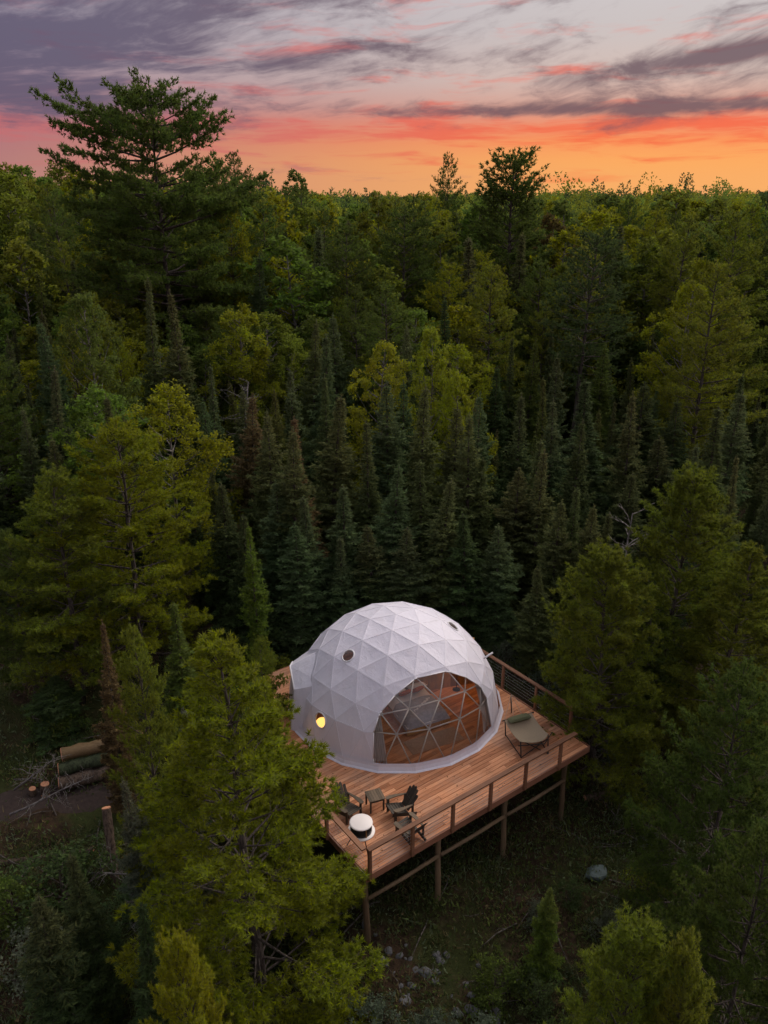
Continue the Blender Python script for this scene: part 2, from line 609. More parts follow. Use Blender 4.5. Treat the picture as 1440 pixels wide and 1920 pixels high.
# joists and beams underneath
for k in range(8):
    u = 0.35 + k * 1.22
    deck_part(MB().beam((u, 0.05, -0.13), (u, (7.15 if u < 1.2 else ROWS if u > 2.4 else 9.15) - 0.05, -0.13), 0.06, 0.17), 'joist', MAT['post'])
for v in (0.28, 3.6, 7.0, 10.0):
    deck_part(MB().beam((-0.02 if v < 7.1 else 2.45, v, -0.32), (DU, v, -0.32), 0.11, 0.19), 'bearer', MAT['post'])
rp = random.Random(2)
for v in (0.28, 3.6, 7.0, 10.0):
    for u in ((0.1, 2.84, 5.66, 8.54) if v < 7.1 else (2.84, 5.66, 8.54)):
        w_ = DK(u, v)
        zb = float(ground_z(w_.x, w_.y)) - 0.35 - DZ0
        if zb > -0.6:
            zb = -0.75
        m_ = MB()
        nseg = 6
        dx = rp.uniform(-0.05, 0.05)
        m_.tube([(u + dx * (i / nseg), v + 0.03 * math.sin(i), -0.23 + (zb + 0.23) * i / nseg) for i in range(nseg + 1)],
                [0.088 + 0.012 * i / nseg + rp.uniform(-0.004, 0.004) for i in range(nseg + 1)], 10)
        deck_part(m_, 'support_post', MAT['post'], True)
for (u0, u1) in ((0.15, 2.78), (2.9, 5.6), (5.72, 8.48)):
    deck_part(MB().tube([(u0, 0.22, -1.2), ((u0 + u1) / 2, 0.21, -1.215), (u1, 0.22, -1.19)], [0.06, 0.064, 0.058], 9), 'brace', MAT['post'], True)
# railing
RH = 1.0


def rail_post(u, v):
    deck_part(MB().box((u, v, (RH - 0.14) / 2 - 0.02), (0.09, 0.09, RH - 0.05 + 0.14)), 'rail_post', MAT['rail'])


FR_POSTS = (0.0, 1.5, 3.03, 4.57, 6.1, 7.72)
for u in FR_POSTS:
    rail_post(u, -0.1)
for v in (1.9, 3.8, 5.7):
    rail_post(-0.13, v)
for v in (0.95, 2.6, 4.3, 6.1):
    rail_post(DU + 0.17, v)
deck_part(MB().beam((-0.06, -0.1, RH), (8.42, -0.1, RH), 0.15, 0.05), 'top_rail', MAT['rail'])
deck_part(MB().beam((-0.13, -0.02, RH - 0.005), (-0.13, 5.8, RH - 0.005), 0.15, 0.05), 'top_rail', MAT['rail'])
deck_part(MB().beam((DU + 0.17, 0.85, RH), (DU + 0.17, 6.2, RH), 0.15, 0.05), 'top_rail', MAT['rail'])
for k in range(6):
    z = 0.13 + k * 0.13
    deck_part(MB().tube([(0, -0.1, z), (7.72, -0.1, z)], 0.0045, 5), 'cable', MAT['cable'])
    deck_part(MB().tube([(-0.13, -0.05, z), (-0.13, 5.7, z)], 0.0045, 5), 'cable', MAT['cable'])
    deck_part(MB().tube([(DU + 0.17, 0.95, z), (DU + 0.17, 6.1, z)], 0.0045, 5), 'cable', MAT['cable'])

# ------------------------------------------------------------------ dome
DC = Vector((0.43, 24.76, 2.85))
DR = 3.87
m, nb, out = new_mat('dome_fabric')
tc = nb.n('ShaderNodeTexCoord')
mp = nb.n('ShaderNodeMapping')
nb.t.links.new(tc.outputs['Object'], mp.inputs[0])
mp.inputs['Scale'].default_value = (2.6, 2.6, 0.5)
wr = nb.noise(mp.outputs[0], 1.3, 5, 0.55, 0.6)
fine = nb.noise(tc.outputs['Object'], 70.0, 3, 0.7)
st = nb.noise(tc.outputs['Object'], 0.8, 6, 0.6, 0.2)
cc = nb.mix(nb.sstep(st, 0.35, 0.7), (0.765, 0.755, 0.835), (0.84, 0.83, 0.905))
cc = nb.mix(nb.m('MULTIPLY', nb.sstep(wr, 0.52, 0.72), 0.22), cc, (0.60, 0.585, 0.58))
cc = nb.mix(nb.m('MULTIPLY', nb.sstep(fine, 0.35, 0.65), 0.10), cc, (0.55, 0.54, 0.56))
pp = principled(nb, out, cc, 0.55, 0, nb.m('ADD', nb.m('MULTIPLY', wr, 1.0), nb.m('MULTIPLY', fine, 0.05)), 0.45, 0.07, 0.35)
tl_ = nb.n('ShaderNodeBsdfTranslucent')
tl_.inputs[0].default_value = (0.62, 0.58, 0.54, 1)
mxf = nb.n('ShaderNodeMixShader')
mxf.inputs[0].default_value = 0.17
nb.t.links.new(pp.outputs[0], mxf.inputs[1])
nb.t.links.new(tl_.outputs[0], mxf.inputs[2])
nb.t.links.new(mxf.outputs[0], out.inputs[0])
MAT['fabric'] = m
MAT['seam'] = plain('seam_tape', (0.70, 0.68, 0.73), 0.5, 0, 0.08, 5.0)
MAT['strut'] = plain('galvanised_tube', (0.62, 0.58, 0.54), 0.45, 0.25, 0.1)
MAT['strut_w'] = plain('white_trim', (0.72, 0.71, 0.71), 0.5, 0, 0.05)
m, nb, out = new_mat('clear_sheet')
tr = nb.n('ShaderNodeBsdfTransparent')
tr.inputs[0].default_value = (0.93, 0.92, 0.90, 1)
gl = nb.n('ShaderNodeBsdfGlossy')
gl.inputs['Roughness'].default_value = 0.06
gl.inputs['Color'].default_value = (0.9, 0.9, 0.9, 1)
tcg = nb.n('ShaderNodeTexCoord')
bn = nb.n('ShaderNodeBump')
bn.inputs['Strength'].default_value = 0.12
bn.inputs['Distance'].default_value = 0.05
nb.put(bn.inputs['Height'], nb.noise(tcg.outputs['Object'], 1.6, 3, 0.5))
nb.t.links.new(bn.outputs[0], gl.inputs['Normal'])
fr = nb.n('ShaderNodeFresnel')
fr.inputs[0].default_value = 1.52
mx = nb.n('ShaderNodeMixShader')
nb.put(mx.inputs[0], nb.m('ADD', nb.m('MULTIPLY', fr.outputs[0], 0.75), 0.015, clamp=True))
nb.t.links.new(tr.outputs[0], mx.inputs[1])
nb.t.links.new(gl.outputs[0], mx.inputs[2])
nb.t.links.new(mx.outputs[0], out.inputs[0])
MAT['clear'] = m

dome = empty('geodesic_dome', (DC.x, DC.y, DZ0), 0.0, 'white fabric geodesic dome tent with a large curved window, standing on the deck', 'dome tent')
bmd = bmesh.new()
bmesh.ops.create_icosphere(bmd, subdivisions=3, radius=1.0)
bmd.verts.ensure_lookup_table()
v5 = [v for v in bmd.verts if len(v.link_edges) == 5 and 0.3 < v.co.z < 0.6][0]
rot = R(-99) - math.atan2(v5.co.y, v5.co.x)
EI = [-90, -1, 0, 13.3, 29.5, 45, 62, 76, 90]
EO = [-90, -1, 0, 20.5, 33.0, 48.0, 63.5, 76.5, 90]


def dpt(az, el, r=DR):
    """Point of the dome's sphere, relative to the dome's foot (deck level)."""
    a, e = R(az), R(el)
    return Vector((math.cos(e) * math.cos(a), math.cos(e) * math.sin(a), math.sin(e))) * r + Vector((0, 0, DC.z - DZ0))


for v in bmd.verts:
    az = math.degrees(math.atan2(v.co.y, v.co.x) + rot)
    el = math.degrees(math.asin(max(-1, min(1, v.co.z))))
    v.co = dpt(az, float(np.interp(el, EI, EO)))
wa, we = R(-64.8), R(10.9)
WN = Vector((math.cos(we) * math.cos(wa), math.cos(we) * math.sin(wa), math.sin(we)))
WD = 0.785 * DR + WN.z * (DC.z - DZ0)
SILL = 0.24


def clip(poly, nrm, d, keep_above):
    """Part of a polygon on one side of the plane nrm.p = d."""
    res = []
    sgn = 1 if keep_above else -1
    for i, p in enumerate(poly):
        q_ = poly[(i + 1) % len(poly)]
        a = (p.dot(nrm) - d) * sgn
        b_ = (q_.dot(nrm) - d) * sgn
        if a >= -1e-9:
            res.append(p)
        if (a > 1e-9 and b_ < -1e-9) or (a < -1e-9 and b_ > 1e-9):
            res.append(p.lerp(q_, a / (a - b_)))
    return res if len(res) >= 3 else None


UP = Vector((0, 0, 1))
PORTS = [(-138.2, 52.4, 0.225), (5.2, 57.7, 0.225), (-136.0, 21.5, 0.27)]


def barypanel(tri, sag, nsub=5):
    a, b_, c_ = tri
    nrm = (b_ - a).cross(c_ - a).normalized()
    idx, vs_, fs_ = {}, [], []
    for i in range(nsub + 1):
        for j in range(nsub + 1 - i):
            k = nsub - i - j
            w0, w1, w2 = i / nsub, j / nsub, k / nsub
            idx[(i, j)] = len(vs_)
            vs_.append(a * w0 + b_ * w1 + c_ * w2 - nrm * (27 * w0 * w1 * w2 * sag))
    for i in range(nsub):
        for j in range(nsub - i):
            fs_.append((idx[(i, j)], idx[(i + 1, j)], idx[(i, j + 1)]))
            if j < nsub - i - 1:
                fs_.append((idx[(i + 1, j)], idx[(i + 1, j + 1)], idx[(i, j + 1)]))
    return vs_, fs_


arch_segs = []
rs = random.Random(11)
for f in list(bmd.faces):
    tri = [v.co.copy() for v in f.verts]
    if max(p.z for p in tri) < 0.15:
        continue
    if min(p.z for p in tri) < -0.6:
        continue
    nrm = (tri[1] - tri[0]).cross(tri[2] - tri[0]).normalized()
    whole = clip(tri, UP, 0.012, True)
    if whole is None:
        continue
    inside = clip(whole, WN, WD, True)
    full = len(whole) == 3 and min(p.z for p in tri) > 0.012
    cen = sum(tri, Vector()) / 3
    if inside is None:
        port = None
        for az, el, pr in PORTS:
            d = dpt(az, el) - Vector((0, 0, DC.z - DZ0))
            d.normalize()
            o_ = Vector((0, 0, DC.z - DZ0))
            den = d.dot(nrm)
            if abs(den) < 1e-6:
                continue
            h = o_ + d * ((tri[0] - o_).dot(nrm) / den)
            if (h - cen).length < 0.75 and d.dot(cen - o_) > 0 and all(
                    ((tri[(i + 1) % 3] - tri[i]).cross(h - tri[i])).dot(nrm) >= 0 for i in range(3)):
                port = (h, pr)
        if port:
            h, pr = port
            # keep the round opening clear of the seams
            for _ in range(60):
                dmin, push = 9, None
                for i in range(len(whole)):
                    e = whole[(i + 1) % len(whole)] - whole[i]
                    inn = nrm.cross(e).normalized()
                    dd = (h - whole[i]).dot(inn)
                    if dd < dmin:
                        dmin, push = dd, inn
                if dmin > pr + 0.05:
                    break
                h = h + push * 0.01
            t1 = (tri[1] - tri[0]).normalized()
            t2 = nrm.cross(t1)
            NC = 32
            ring = [h + (t1 * math.cos(2 * math.pi * k / NC) + t2 * math.sin(2 * math.pi * k / NC)) * pr for k in range(NC)]
            bp = bmesh.new()
            o3 = [bp.verts.new(p) for p in whole]
            i3 = [bp.verts.new(p) for p in ring]
            es = [bp.edges.new((o3[i], o3[(i + 1) % len(o3)])) for i in range(len(o3))] + [bp.edges.new((i3[i], i3[(i + 1) % NC])) for i in range(NC)]
            bmesh.ops.triangle_fill(bp, use_beauty=True, use_dissolve=False, edges=es, normal=nrm)
            me = bpy.data.meshes.new('fabric_panel')
            bp.to_mesh(me)
            bp.free()
            link('fabric_panel', me, dome, MAT['fabric'])
            po = link('porthole', MB().tube([ring[k % NC] + nrm * 0.012 for k in range(NC + 1)], 0.026, 7, cap=False).mesh('porthole', True), dome, MAT['strut_w'])
            pm_ = MB()
            pm_.add([p + nrm * 0.006 for p in ring], [tuple(range(NC))])
            pm_.build('pane', MAT['clear'], po)
            continue
        m_ = MB()
        if full:
            m_.add(*barypanel(tri, 0.014 + 0.012 * rs.random()))
            m_.build('fabric_panel', MAT['fabric'], dome, True)
        else:
            m_.add(whole, [tuple(range(len(whole)))])
            m_.build('fabric_panel', MAT['fabric'], dome)
        continue
    outside = clip(whole, WN, WD, False)
    if outside is not None:
        for i, p in enumerate(outside):
            q_ = outside[(i + 1) % len(outside)]
            if abs(p.dot(WN) - WD) < 1e-5 and abs(q_.dot(WN) - WD) < 1e-5 and (p - q_).length > 1e-4:
                arch_segs.append((p, q_))
        MB().add(outside, [tuple(range(len(outside)))]).build('fabric_panel', MAT['fabric'], dome)
    low = clip(inside, UP, SILL, False)
    if low is not None:
        MB().add(low, [tuple(range(len(low)))]).build('fabric_panel', MAT['fabric'], dome)
    hi = clip(inside, UP, SILL, True)
    if hi is not None:
        cz = Vector((0, 0, DC.z - DZ0))
        MB().add([cz + (p - cz) * 0.994 for p in hi], [tuple(range(len(hi)))]).build('window_panel', MAT['clear'], dome)
# white hem round the window opening
for p, q_ in arch_segs:
    if max(p.z, q_.z) > 0.02:
        MB().tube([p, q_], 0.018, 6).build('window_hem', MAT['strut_w'], dome, True)
# struts and hubs showing in the window
hubs = {}
for e in bmd.edges:
    a, b_ = e.verts[0].co.copy(), e.verts[1].co.copy()
    if max(a.z, b_.z) < SILL - 0.05 or min(a.z, b_.z) < -0.6:
        continue
    ia, ib = a.dot(WN) > WD, b_.dot(WN) > WD
    if not (ia or ib):
        continue
    if ia != ib:
        t = (WD - a.dot(WN)) / (b_.dot(WN) - a.dot(WN))
        if ia:
            b_ = a.lerp(b_, min(1.0, t + 0.06))
        else:
            a = a.lerp(b_, max(0.0, t - 0.06))
    for p in (a, b_):
        pass
    if min(a.z, b_.z) < 0.03:
        if a.z > b_.z:
            a, b_ = b_, a
        a = a.lerp(b_, (0.03 - a.z) / (b_.z - a.z)) if b_.z > 0.03 else a
    cz = Vector((0, 0, DC.z - DZ0))
    A, B = cz + (a - cz) * 0.984, cz + (b_ - cz) * 0.984
    MB().tube([A, B], 0.024, 8).build('strut', MAT['strut'], dome, True)
for v in bmd.verts:
    if v.co.dot(WN) > WD and v.co.z > SILL:
        cz = Vector((0, 0, DC.z - DZ0))
        c0 = cz + (v.co - cz) * 0.984
        d = (v.co - cz).normalized()
        MB().tube([c0 - d * 0.02, c0 + d * 0.012], 0.055, 10).build('hub', MAT['strut'], dome, True)
# welded seam strips along the panel joints
for e in bmd.edges:
    a, b_ = e.verts[0].co.copy(), e.verts[1].co.copy()
    if max(a.z, b_.z) < 0.2 or min(a.z, b_.z) < -0.6:
        continue
    if a.z > b_.z:
        a, b_ = b_, a
    if a.z < 0.2:
        a = a.lerp(b_, (0.2 - a.z) / (b_.z - a.z))
    ia, ib = a.dot(WN) - WD, b_.dot(WN) - WD
    if ia > -0.01 and ib > -0.01:
        continue
    if ia > 0 or ib > 0:
        t = ia / (ia - ib)
        if ia > 0:
            a = a.lerp(b_, min(1, t + 0.02))
        else:
            b_ = a.lerp(b_, max(0, t - 0.02))
    if (b_ - a).length < 0.1:
        continue
    cz = Vector((0, 0, DC.z - DZ0))
    mid = ((a + b_) / 2 - cz).normalized()
    MB().beam(a + mid * 0.001, b_ + mid * 0.001, 0.036, 0.007, up=mid).build('seam', MAT['seam'], dome)
# base ring: sill rail in the window and a fabric skirt on the boards
sk = MB()
ringv = sorted([(math.atan2(v.co.y, v.co.x), v.co) for v in bmd.verts if abs(v.co.z - (DC.z - DZ0)) < 0.02], key=lambda t: t[0])
prof = [(1.0 * DR * 0.9985, 0.26), (1.004 * DR, 0.16), (1.018 * DR, 0.05), (1.035 * DR, 0.008)]
k0 = len(ringv)
for rad, z in prof:
    for az, p in ringv:
        sk.v.append((rad * math.cos(az), rad * math.sin(az), z))
for i in range(len(prof) - 1):
    for j in range(k0):
        sk.f.append((i * k0 + j, i * k0 + (j + 1) % k0, (i + 1) * k0 + (j + 1) % k0, (i + 1) * k0 + j))
sk.build('base_skirt', MAT['fabric'], dome)
# vent pipe poking out on the far side
vp = dpt(-1.5, 33.0)
vn = dpt(-1.5, 33.0, 1.0) - Vector((0, 0, DC.z - DZ0))
MB().tube([vp - vn * 0.1, vp + vn * 0.32 + Vector((0, 0, 0.05))], 0.035, 8).build('vent_pipe', MAT['strut_w'], dome, True)
# entrance vestibule bulging out on the side away from the window
ve = MB()
az = R(-172)
e_, s_ = Vector((math.cos(az), math.sin(az), 0)), Vector((-math.sin(az), math.cos(az), 0))


def vq(r, s, z):
    return e_ * r + s_ * s + UP * z


A0, A1, A2, A3 = vq(3.93, -1.1, 0.01), vq(3.74, -0.9, 1.5), vq(3.74, 0.9, 1.5), vq(3.93, 1.15, 0.01)
B0, B1, B2, B3 = vq(3.2, -1.6, 0.01), vq(2.7, -1.35, 1.95), vq(2.7, 1.35, 1.95), vq(3.2, 1.65, 0.01)
A12 = vq(3.84, 0.0, 1.9)
B12 = vq(2.5, 0.0, 2.6)
ve.add([A0, A1, A12, A2, A3, B0, B1, B12, B2, B3], [(0, 5, 6, 1), (1, 6, 7, 2), (2, 7, 8, 3), (3, 8, 9, 4), (0, 1, 2, 3, 4)])
ves = ve.build('entry_vestibule', MAT['fabric'], dome)
MB().tube([A1, A12, A2], 0.03, 6).build('awning_edge', MAT['strut_w'], ves, True)
bmd.free()

# ------------------------------------------------------------------ inside the dome
MAT['blanket'] = plain('grey_blanket', (0.33, 0.31, 0.33), 0.9, var=0.4, scale=9)
MAT['sheet'] = plain('white_sheet', (0.66, 0.62, 0.60), 0.9, var=0.12, scale=4)
MAT['rust'] = plain('rust_cushion', (0.42, 0.10, 0.035), 0.9, var=0.25, scale=8)
MAT['curtain'] = plain('pale_curtain', (0.62, 0.58, 0.56), 0.9, var=0.1)
MAT['iwood'] = wood('warm_timber', (0.25, 0.12, 0.045), (0.52, 0.28, 0.11), along=(0, 0, 1))
MAT['black'] = plain('black_metal', (0.02, 0.02, 0.022), 0.45, 0.3, 0.2)
MAT['rug'] = plain('woven_rug', (0.36, 0.24, 0.17), 0.95, var=0.3, scale=14)


def emit(name, c, s):
    m, nb, out = new_mat(name)
    e = nb.n('ShaderNodeEmission')
    e.inputs[0].default_value = (*c, 1)
    e.inputs[1].default_value = s
    nb.t.links.new(e.outputs[0], out.inputs[0])
    return m


MAT['glow'] = emit('lamp_glow', (1.0, 0.52, 0.13), 2.0)
WAZ = R(-64.8)
wdir = Vector((math.cos(WAZ), math.sin(WAZ), 0))


def DI(f, s, z=0.0):
    """A point inside the dome: f towards the window, s to its left."""
    return Vector((DC.x, DC.y, DZ0 + z)) + wdir * f + Vector((-wdir.y, wdir.x, 0)) * s


bed = empty('bed', DI(1.05, 0.3), WAZ, 'made bed with grey blanket and rust pillows inside the dome window', 'bed')
sub(lambda q_: q_.box((0, 0, 0.16), (2.05, 1.7, 0.22)), 'bed_frame', MAT['iwood'], bed)
mt = MB()
nxm, nym = 14, 12
vs_ = []
for i in range(nxm + 1):
    for j in range(nym + 1):
        a, c_ = i / nxm * 2 - 1, j / nym * 2 - 1
        edge = max(abs(a), abs(c_)) ** 10
        vs_.append((a * 0.99, c_ * 0.84, 0.58 - 0.24 * edge + 0.015 * math.sin(7 * a + 3 * c_) * (1 - edge)))
mt.add(vs_, [(i * (nym + 1) + j, (i + 1) * (nym + 1) + j, (i + 1) * (nym + 1) + j + 1, i * (nym + 1) + j + 1) for i in range(nxm) for j in range(nym)])
mt.build('mattress', MAT['sheet'], bed, True)
bl = MB()
vs_ = []
for i in range(nxm + 1):
    for j in range(nym + 1):
        a, c_ = i / nxm, j / nym * 2 - 1
        edge = max(abs(a), abs(c_)) ** 12
        vs_.append((-0.15 + a * 1.17, c_ * 0.88, 0.605 - 0.34 * edge + 0.02 * math.sin(11 * a + 5 * c_)))
bl.add(vs_, mt.f)
bl.build('blanket', MAT['blanket'], bed, True)


def pillow(m_, c_, sx, sy, sz, rz=0.0, tilt=0.0):
    n_ = 10
    Mx = Matrix.Rotation(rz, 3, 'Z') @ Matrix.Rotation(tilt, 3, 'Y')
    vs2 = []
    for sgn in (1, -1):
        for i in range(n_ + 1):
            for j in range(n_ + 1):
                a, c2 = i / n_ * 2 - 1, j / n_ * 2 - 1
                h = ((1 - a ** 4) * (1 - c2 ** 4)) ** 0.5
                vs2.append(Vector(c_) + Mx @ Vector((a * sx * (1 - 0.06 * c2 * c2), c2 * sy * (1 - 0.06 * a * a), sgn * sz * h)))
    k = (n_ + 1) ** 2
    fs2 = []
    for i in range(n_):
        for j in range(n_):
            p0 = i * (n_ + 1) + j
            fs2.append((p0, p0 + n_ + 1, p0 + n_ + 2, p0 + 1))
            fs2.append((k + p0, k + p0 + 1, k + p0 + n_ + 2, k + p0 + n_ + 1))
    m_.add(vs2, fs2)


for y_ in (-0.42, 0.42):
    m_ = MB()
    pillow(m_, (-0.72, y_, 0.68), 0.22, 0.36, 0.09, 0, -0.35)
    m_.build('pillow', MAT['sheet'], bed, True)
for y_ in (-0.2, 0.3):
    m_ = MB()
    pillow(m_, (-0.45, y_, 0.74), 0.2, 0.22, 0.08, 0.2, -0.7)
    m_.build('cushion', MAT['rust'], bed, True)
sub(lambda q_: q_.box((-1.06, 0, 0.55), (0.06, 1.7, 1.0)), 'headboard', MAT['iwood'], bed)

wall = empty('timber_screen', DI(0.0, 2.2), WAZ + R(-10), 'warm timber screen standing beside the bed inside the dome', 'screen')
for k in range(7):
    sub(lambda q_: q_.box((0, -0.9 + k * 0.3, 1.0), (0.04, 0.285, 2.0)), 'plank', MAT['iwood'], wall)
sub(lambda q_: q_.box((-0.05, 0, 1.96), (0.05, 2.12, 0.07)), 'cross_rail', MAT['iwood'], wall)


def lamp(name, loc, zc, rad, label, mat):
    e = empty(name, loc, 0, label, 'lamp')
    MB().lathe([(0.0, 0.0), (0.15, 0.0), (0.15, 0.02), (0.02, 0.03), (0.014, 0.05), (0.014, zc - rad * 0.8), (0.0, zc - rad * 0.8)], 14).build('stand', MAT['black'], e, True)
    prof_ = [(0.02, -rad * 0.95)] + [(rad * math.cos(a), rad * 0.9 * math.sin(a)) for a in [R(x) for x in range(-60, 61, 15)]] + [(0.0, rad * 0.9)]
    MB().lathe([(r, z + zc) for r, z in prof_], 18).build('shade', mat, e, True)
    return e


lamp('floor_lamp', (-2.15, 22.76, DZ0), 0.50, 0.24, 'glowing round lamp just behind the lower porthole of the dome', MAT['glow'])
MAT['glow2'] = emit('lamp_glow_soft', (1.0, 0.46, 0.12), 20.0)
lamp('bedside_lamp', DI(0.3, 2.45), 1.4, 0.13, 'warm lamp glowing beside the timber screen inside the dome', MAT['glow2'])


def curtain(azs, label, side):
    m_ = MB()
    NR, NCc = 10, 22
    vs2 = []
    for i in range(NR + 1):
        t = i / NR
        el = 1.5 + 38 * t
        width = 1.0 - 0.75 * t ** 1.5
        for j in range(NCc + 1):
            w = j / NCc * width
            az_ = azs[0] + (azs[1] - azs[0]) * w
            r = DR * 0.955 + 0.05 * math.sin(j * 1.9) - 0.12 * (1 - t) * math.sin(w * 3)
            p = dpt(az_, el, r)
            vs2.append(Vector((DC.x, DC.y, DZ0)) + p + Vector((0, 0, 0.17 if i == 0 else 0)))
    m_.add(vs2, [(i * (NCc + 1) + j, (i + 1) * (NCc + 1) + j, (i + 1) * (NCc + 1) + j + 1, i * (NCc + 1) + j + 1) for i in range(NR) for j in range(NCc)])
    o = m_.build('window_curtain', MAT['curtain'], None, True)
    tag(o, label, 'curtain', 'curtains of the dome window')


curtain((-105, -95), 'pale curtain drawn back at the window edge near the lit porthole', 1)
curtain((-23, -33), 'pale curtain drawn back at the window edge towards the hammock', -1)
arm = empty('armchair', DI(1.7, -1.75), WAZ + R(60), 'low brown armchair just inside the dome window near the fire pit end', 'armchair')
MAT['leather'] = plain('brown_leather', (0.11, 0.05, 0.028), 0.5, var=0.3)
for nm, c_, s_3 in (('seat', (0, 0, 0.32), (0.62, 0.6, 0.24)), ('backrest', (-0.33, 0, 0.55), (0.16, 0.66, 0.62)),
                    ('armrest', (0, 0.36, 0.38), (0.66, 0.12, 0.42)), ('armrest', (0, -0.36, 0.38), (0.66, 0.12, 0.42))):
    sub(lambda q_: q_.box(c_, s_3, None, 0.92), nm, MAT['leather'], arm)
for sx in (-0.28, 0.28):
    for sy in (-0.3, 0.3):
        sub(lambda q_: q_.box((sx, sy, 0.1), (0.05, 0.05, 0.19)), 'leg', MAT['black'], arm)
rug = MB()
rug.box((0, 0, 0.012), (0.75, 2.0, 0.016))
ro = rug.build('floor_rug', MAT['rug'])
ro.location = DI(2.62, 0.2)
ro.rotation_euler = (0, 0, WAZ)
tag(ro, 'brown woven rug on the boards inside the dome window', 'rug')

# ------------------------------------------------------------------ furniture on the deck
MAT['chair'] = wood('dark_stained_wood', (0.035, 0.03, 0.024), (0.085, 0.07, 0.05), rnd=0.4)
MAT['chair_arm'] = wood('worn_stained_wood', (0.08, 0.062, 0.04), (0.17, 0.125, 0.08), rnd=0.4)


def arm_shape(side):
    m_ = MB()
    pl = [(0.40, 0.27), (0.44, 0.33), (0.40, 0.42), (0.25, 0.44), (0.0, 0.40), (-0.3, 0.33), (-0.36, 0.29), (-0.3, 0.27), (0.0, 0.29)]
    k = len(pl)
    top = [(x, y * side, 0.585 - 0.03 * (0.4 - x)) for x, y in pl]
    bot = [(x, y * side, 0.56 - 0.03 * (0.4 - x)) for x, y in pl]
    m_.add(top + bot, [tuple(range(k)), tuple(range(2 * k - 1, k - 1, -1))] + [(i, i + k, (i + 1) % k + k, (i + 1) % k) for i in range(k)])
    return m_


def make_chair(loc, rz, label):
    t = empty('adirondack_chair', loc, rz, label, 'chair', 'adirondack chairs on the deck')
    t.scale = (0.87, 0.87, 0.87)
    for s_ in (-1, 1):
        arm_shape(s_).build('arm', MAT['chair_arm'], t)
        sub(lambda q_: q_.box((0.36, s_ * 0.31, 0.28), (0.10, 0.03, 0.56)), 'leg', MAT['chair'], t)
        sub(lambda q_: q_.beam((0.44, s_ * 0.27, 0.34), (-0.48, s_ * 0.27, 0.07), 0.03, 0.13), 'stringer', MAT['chair'], t)
        sub(lambda q_: q_.beam((-0.30, s_ * 0.30, 0.57), (-0.30, s_ * 0.30, 0.12), 0.03, 0.08), 'leg', MAT['chair'], t)
    for k in range(6):
        x = 0.43 - k * 0.105
        z = 0.41 - (0.44 - x) * 0.293
        sub(lambda q_: q_.box((x, 0, z), (0.092, 0.56, 0.022), Matrix.Rotation(R(-16), 3, 'Y')), 'seat_slat', MAT['chair'], t)
    rec = R(31)
    bd = Vector((-math.sin(rec), 0, math.cos(rec)))
    bn_ = Vector((math.cos(rec), 0, math.sin(rec)))
    for k in range(5):
        y0 = (k - 2) * 0.098
        y1 = (k - 2) * 0.128
        L = 0.86 - 0.045 * (k - 2) ** 2
        b0 = Vector((-0.16, 0, 0.26))
        m_ = MB()
        cs = []
        for tt, yy, w in ((0, y0, 0.042), (0.5, (y0 + y1) / 2, 0.05), (0.93, y1, 0.056), (1.0, y1, 0.036)):
            for sy in (-1, 1):
                for sn in (0.011, -0.011):
                    cs.append(b0 + bd * (L * tt) + Vector((0, yy + sy * w, 0)) + bn_ * sn)
        fs_ = [(0, 1, 3, 2), (12, 14, 15, 13)]
        for i in range(3):
            a = i * 4
            fs_ += [(a, a + 4, a + 5, a + 1), (a + 2, a + 3, a + 7, a + 6), (a, a + 2, a + 6, a + 4), (a + 1, a + 5, a + 7, a + 3)]
        m_.add(cs, fs_)
        m_.build('back_slat', MAT['chair'], t)
    sub(lambda q_: q_.beam((-0.34, -0.31, 0.545), (-0.34, 0.31, 0.545), 0.03, 0.07), 'back_rail', MAT['chair'], t)
    return t


make_chair((-1.12, 18.98, DZ0), math.atan2(-0.75, 0.65), 'dark wooden adirondack chair half hidden by the pine branch, left of the side table')
make_chair((0.52, 18.98, DZ0), math.atan2(-0.42, -0.9), 'dark wooden adirondack chair with upright back, right of the side table')
make_chair((0.78, 18.02, DZ0), math.atan2(0.75, -0.62), 'dark wooden adirondack chair tucked behind the front railing')
tb = empty('side_table', (-0.28, 19.28, DZ0), R(20), 'small square dark side table between two adirondack chairs', 'table')
for k in range(6):
    sub(lambda q_: q_.box((-0.215 + k * 0.086, 0, 0.46), (0.08, 0.5, 0.022)), 'top_slat', MAT['chair_arm'], tb)
for sx in (-0.21, 0.21):
    for sy in (-0.21, 0.21):
        sub(lambda q_: q_.box((sx, sy, 0.2245), (0.045, 0.045, 0.449)), 'leg', MAT['chair'], tb)
for s_ in (-1, 1):
    sub(lambda q_: q_.box((0, s_ * 0.21, 0.41), (0.374, 0.022, 0.07)), 'apron', MAT['chair'], tb)
    sub(lambda q_: q_.box((s_ * 0.21, 0, 0.41), (0.022, 0.374, 0.07)), 'apron', MAT['chair'], tb)

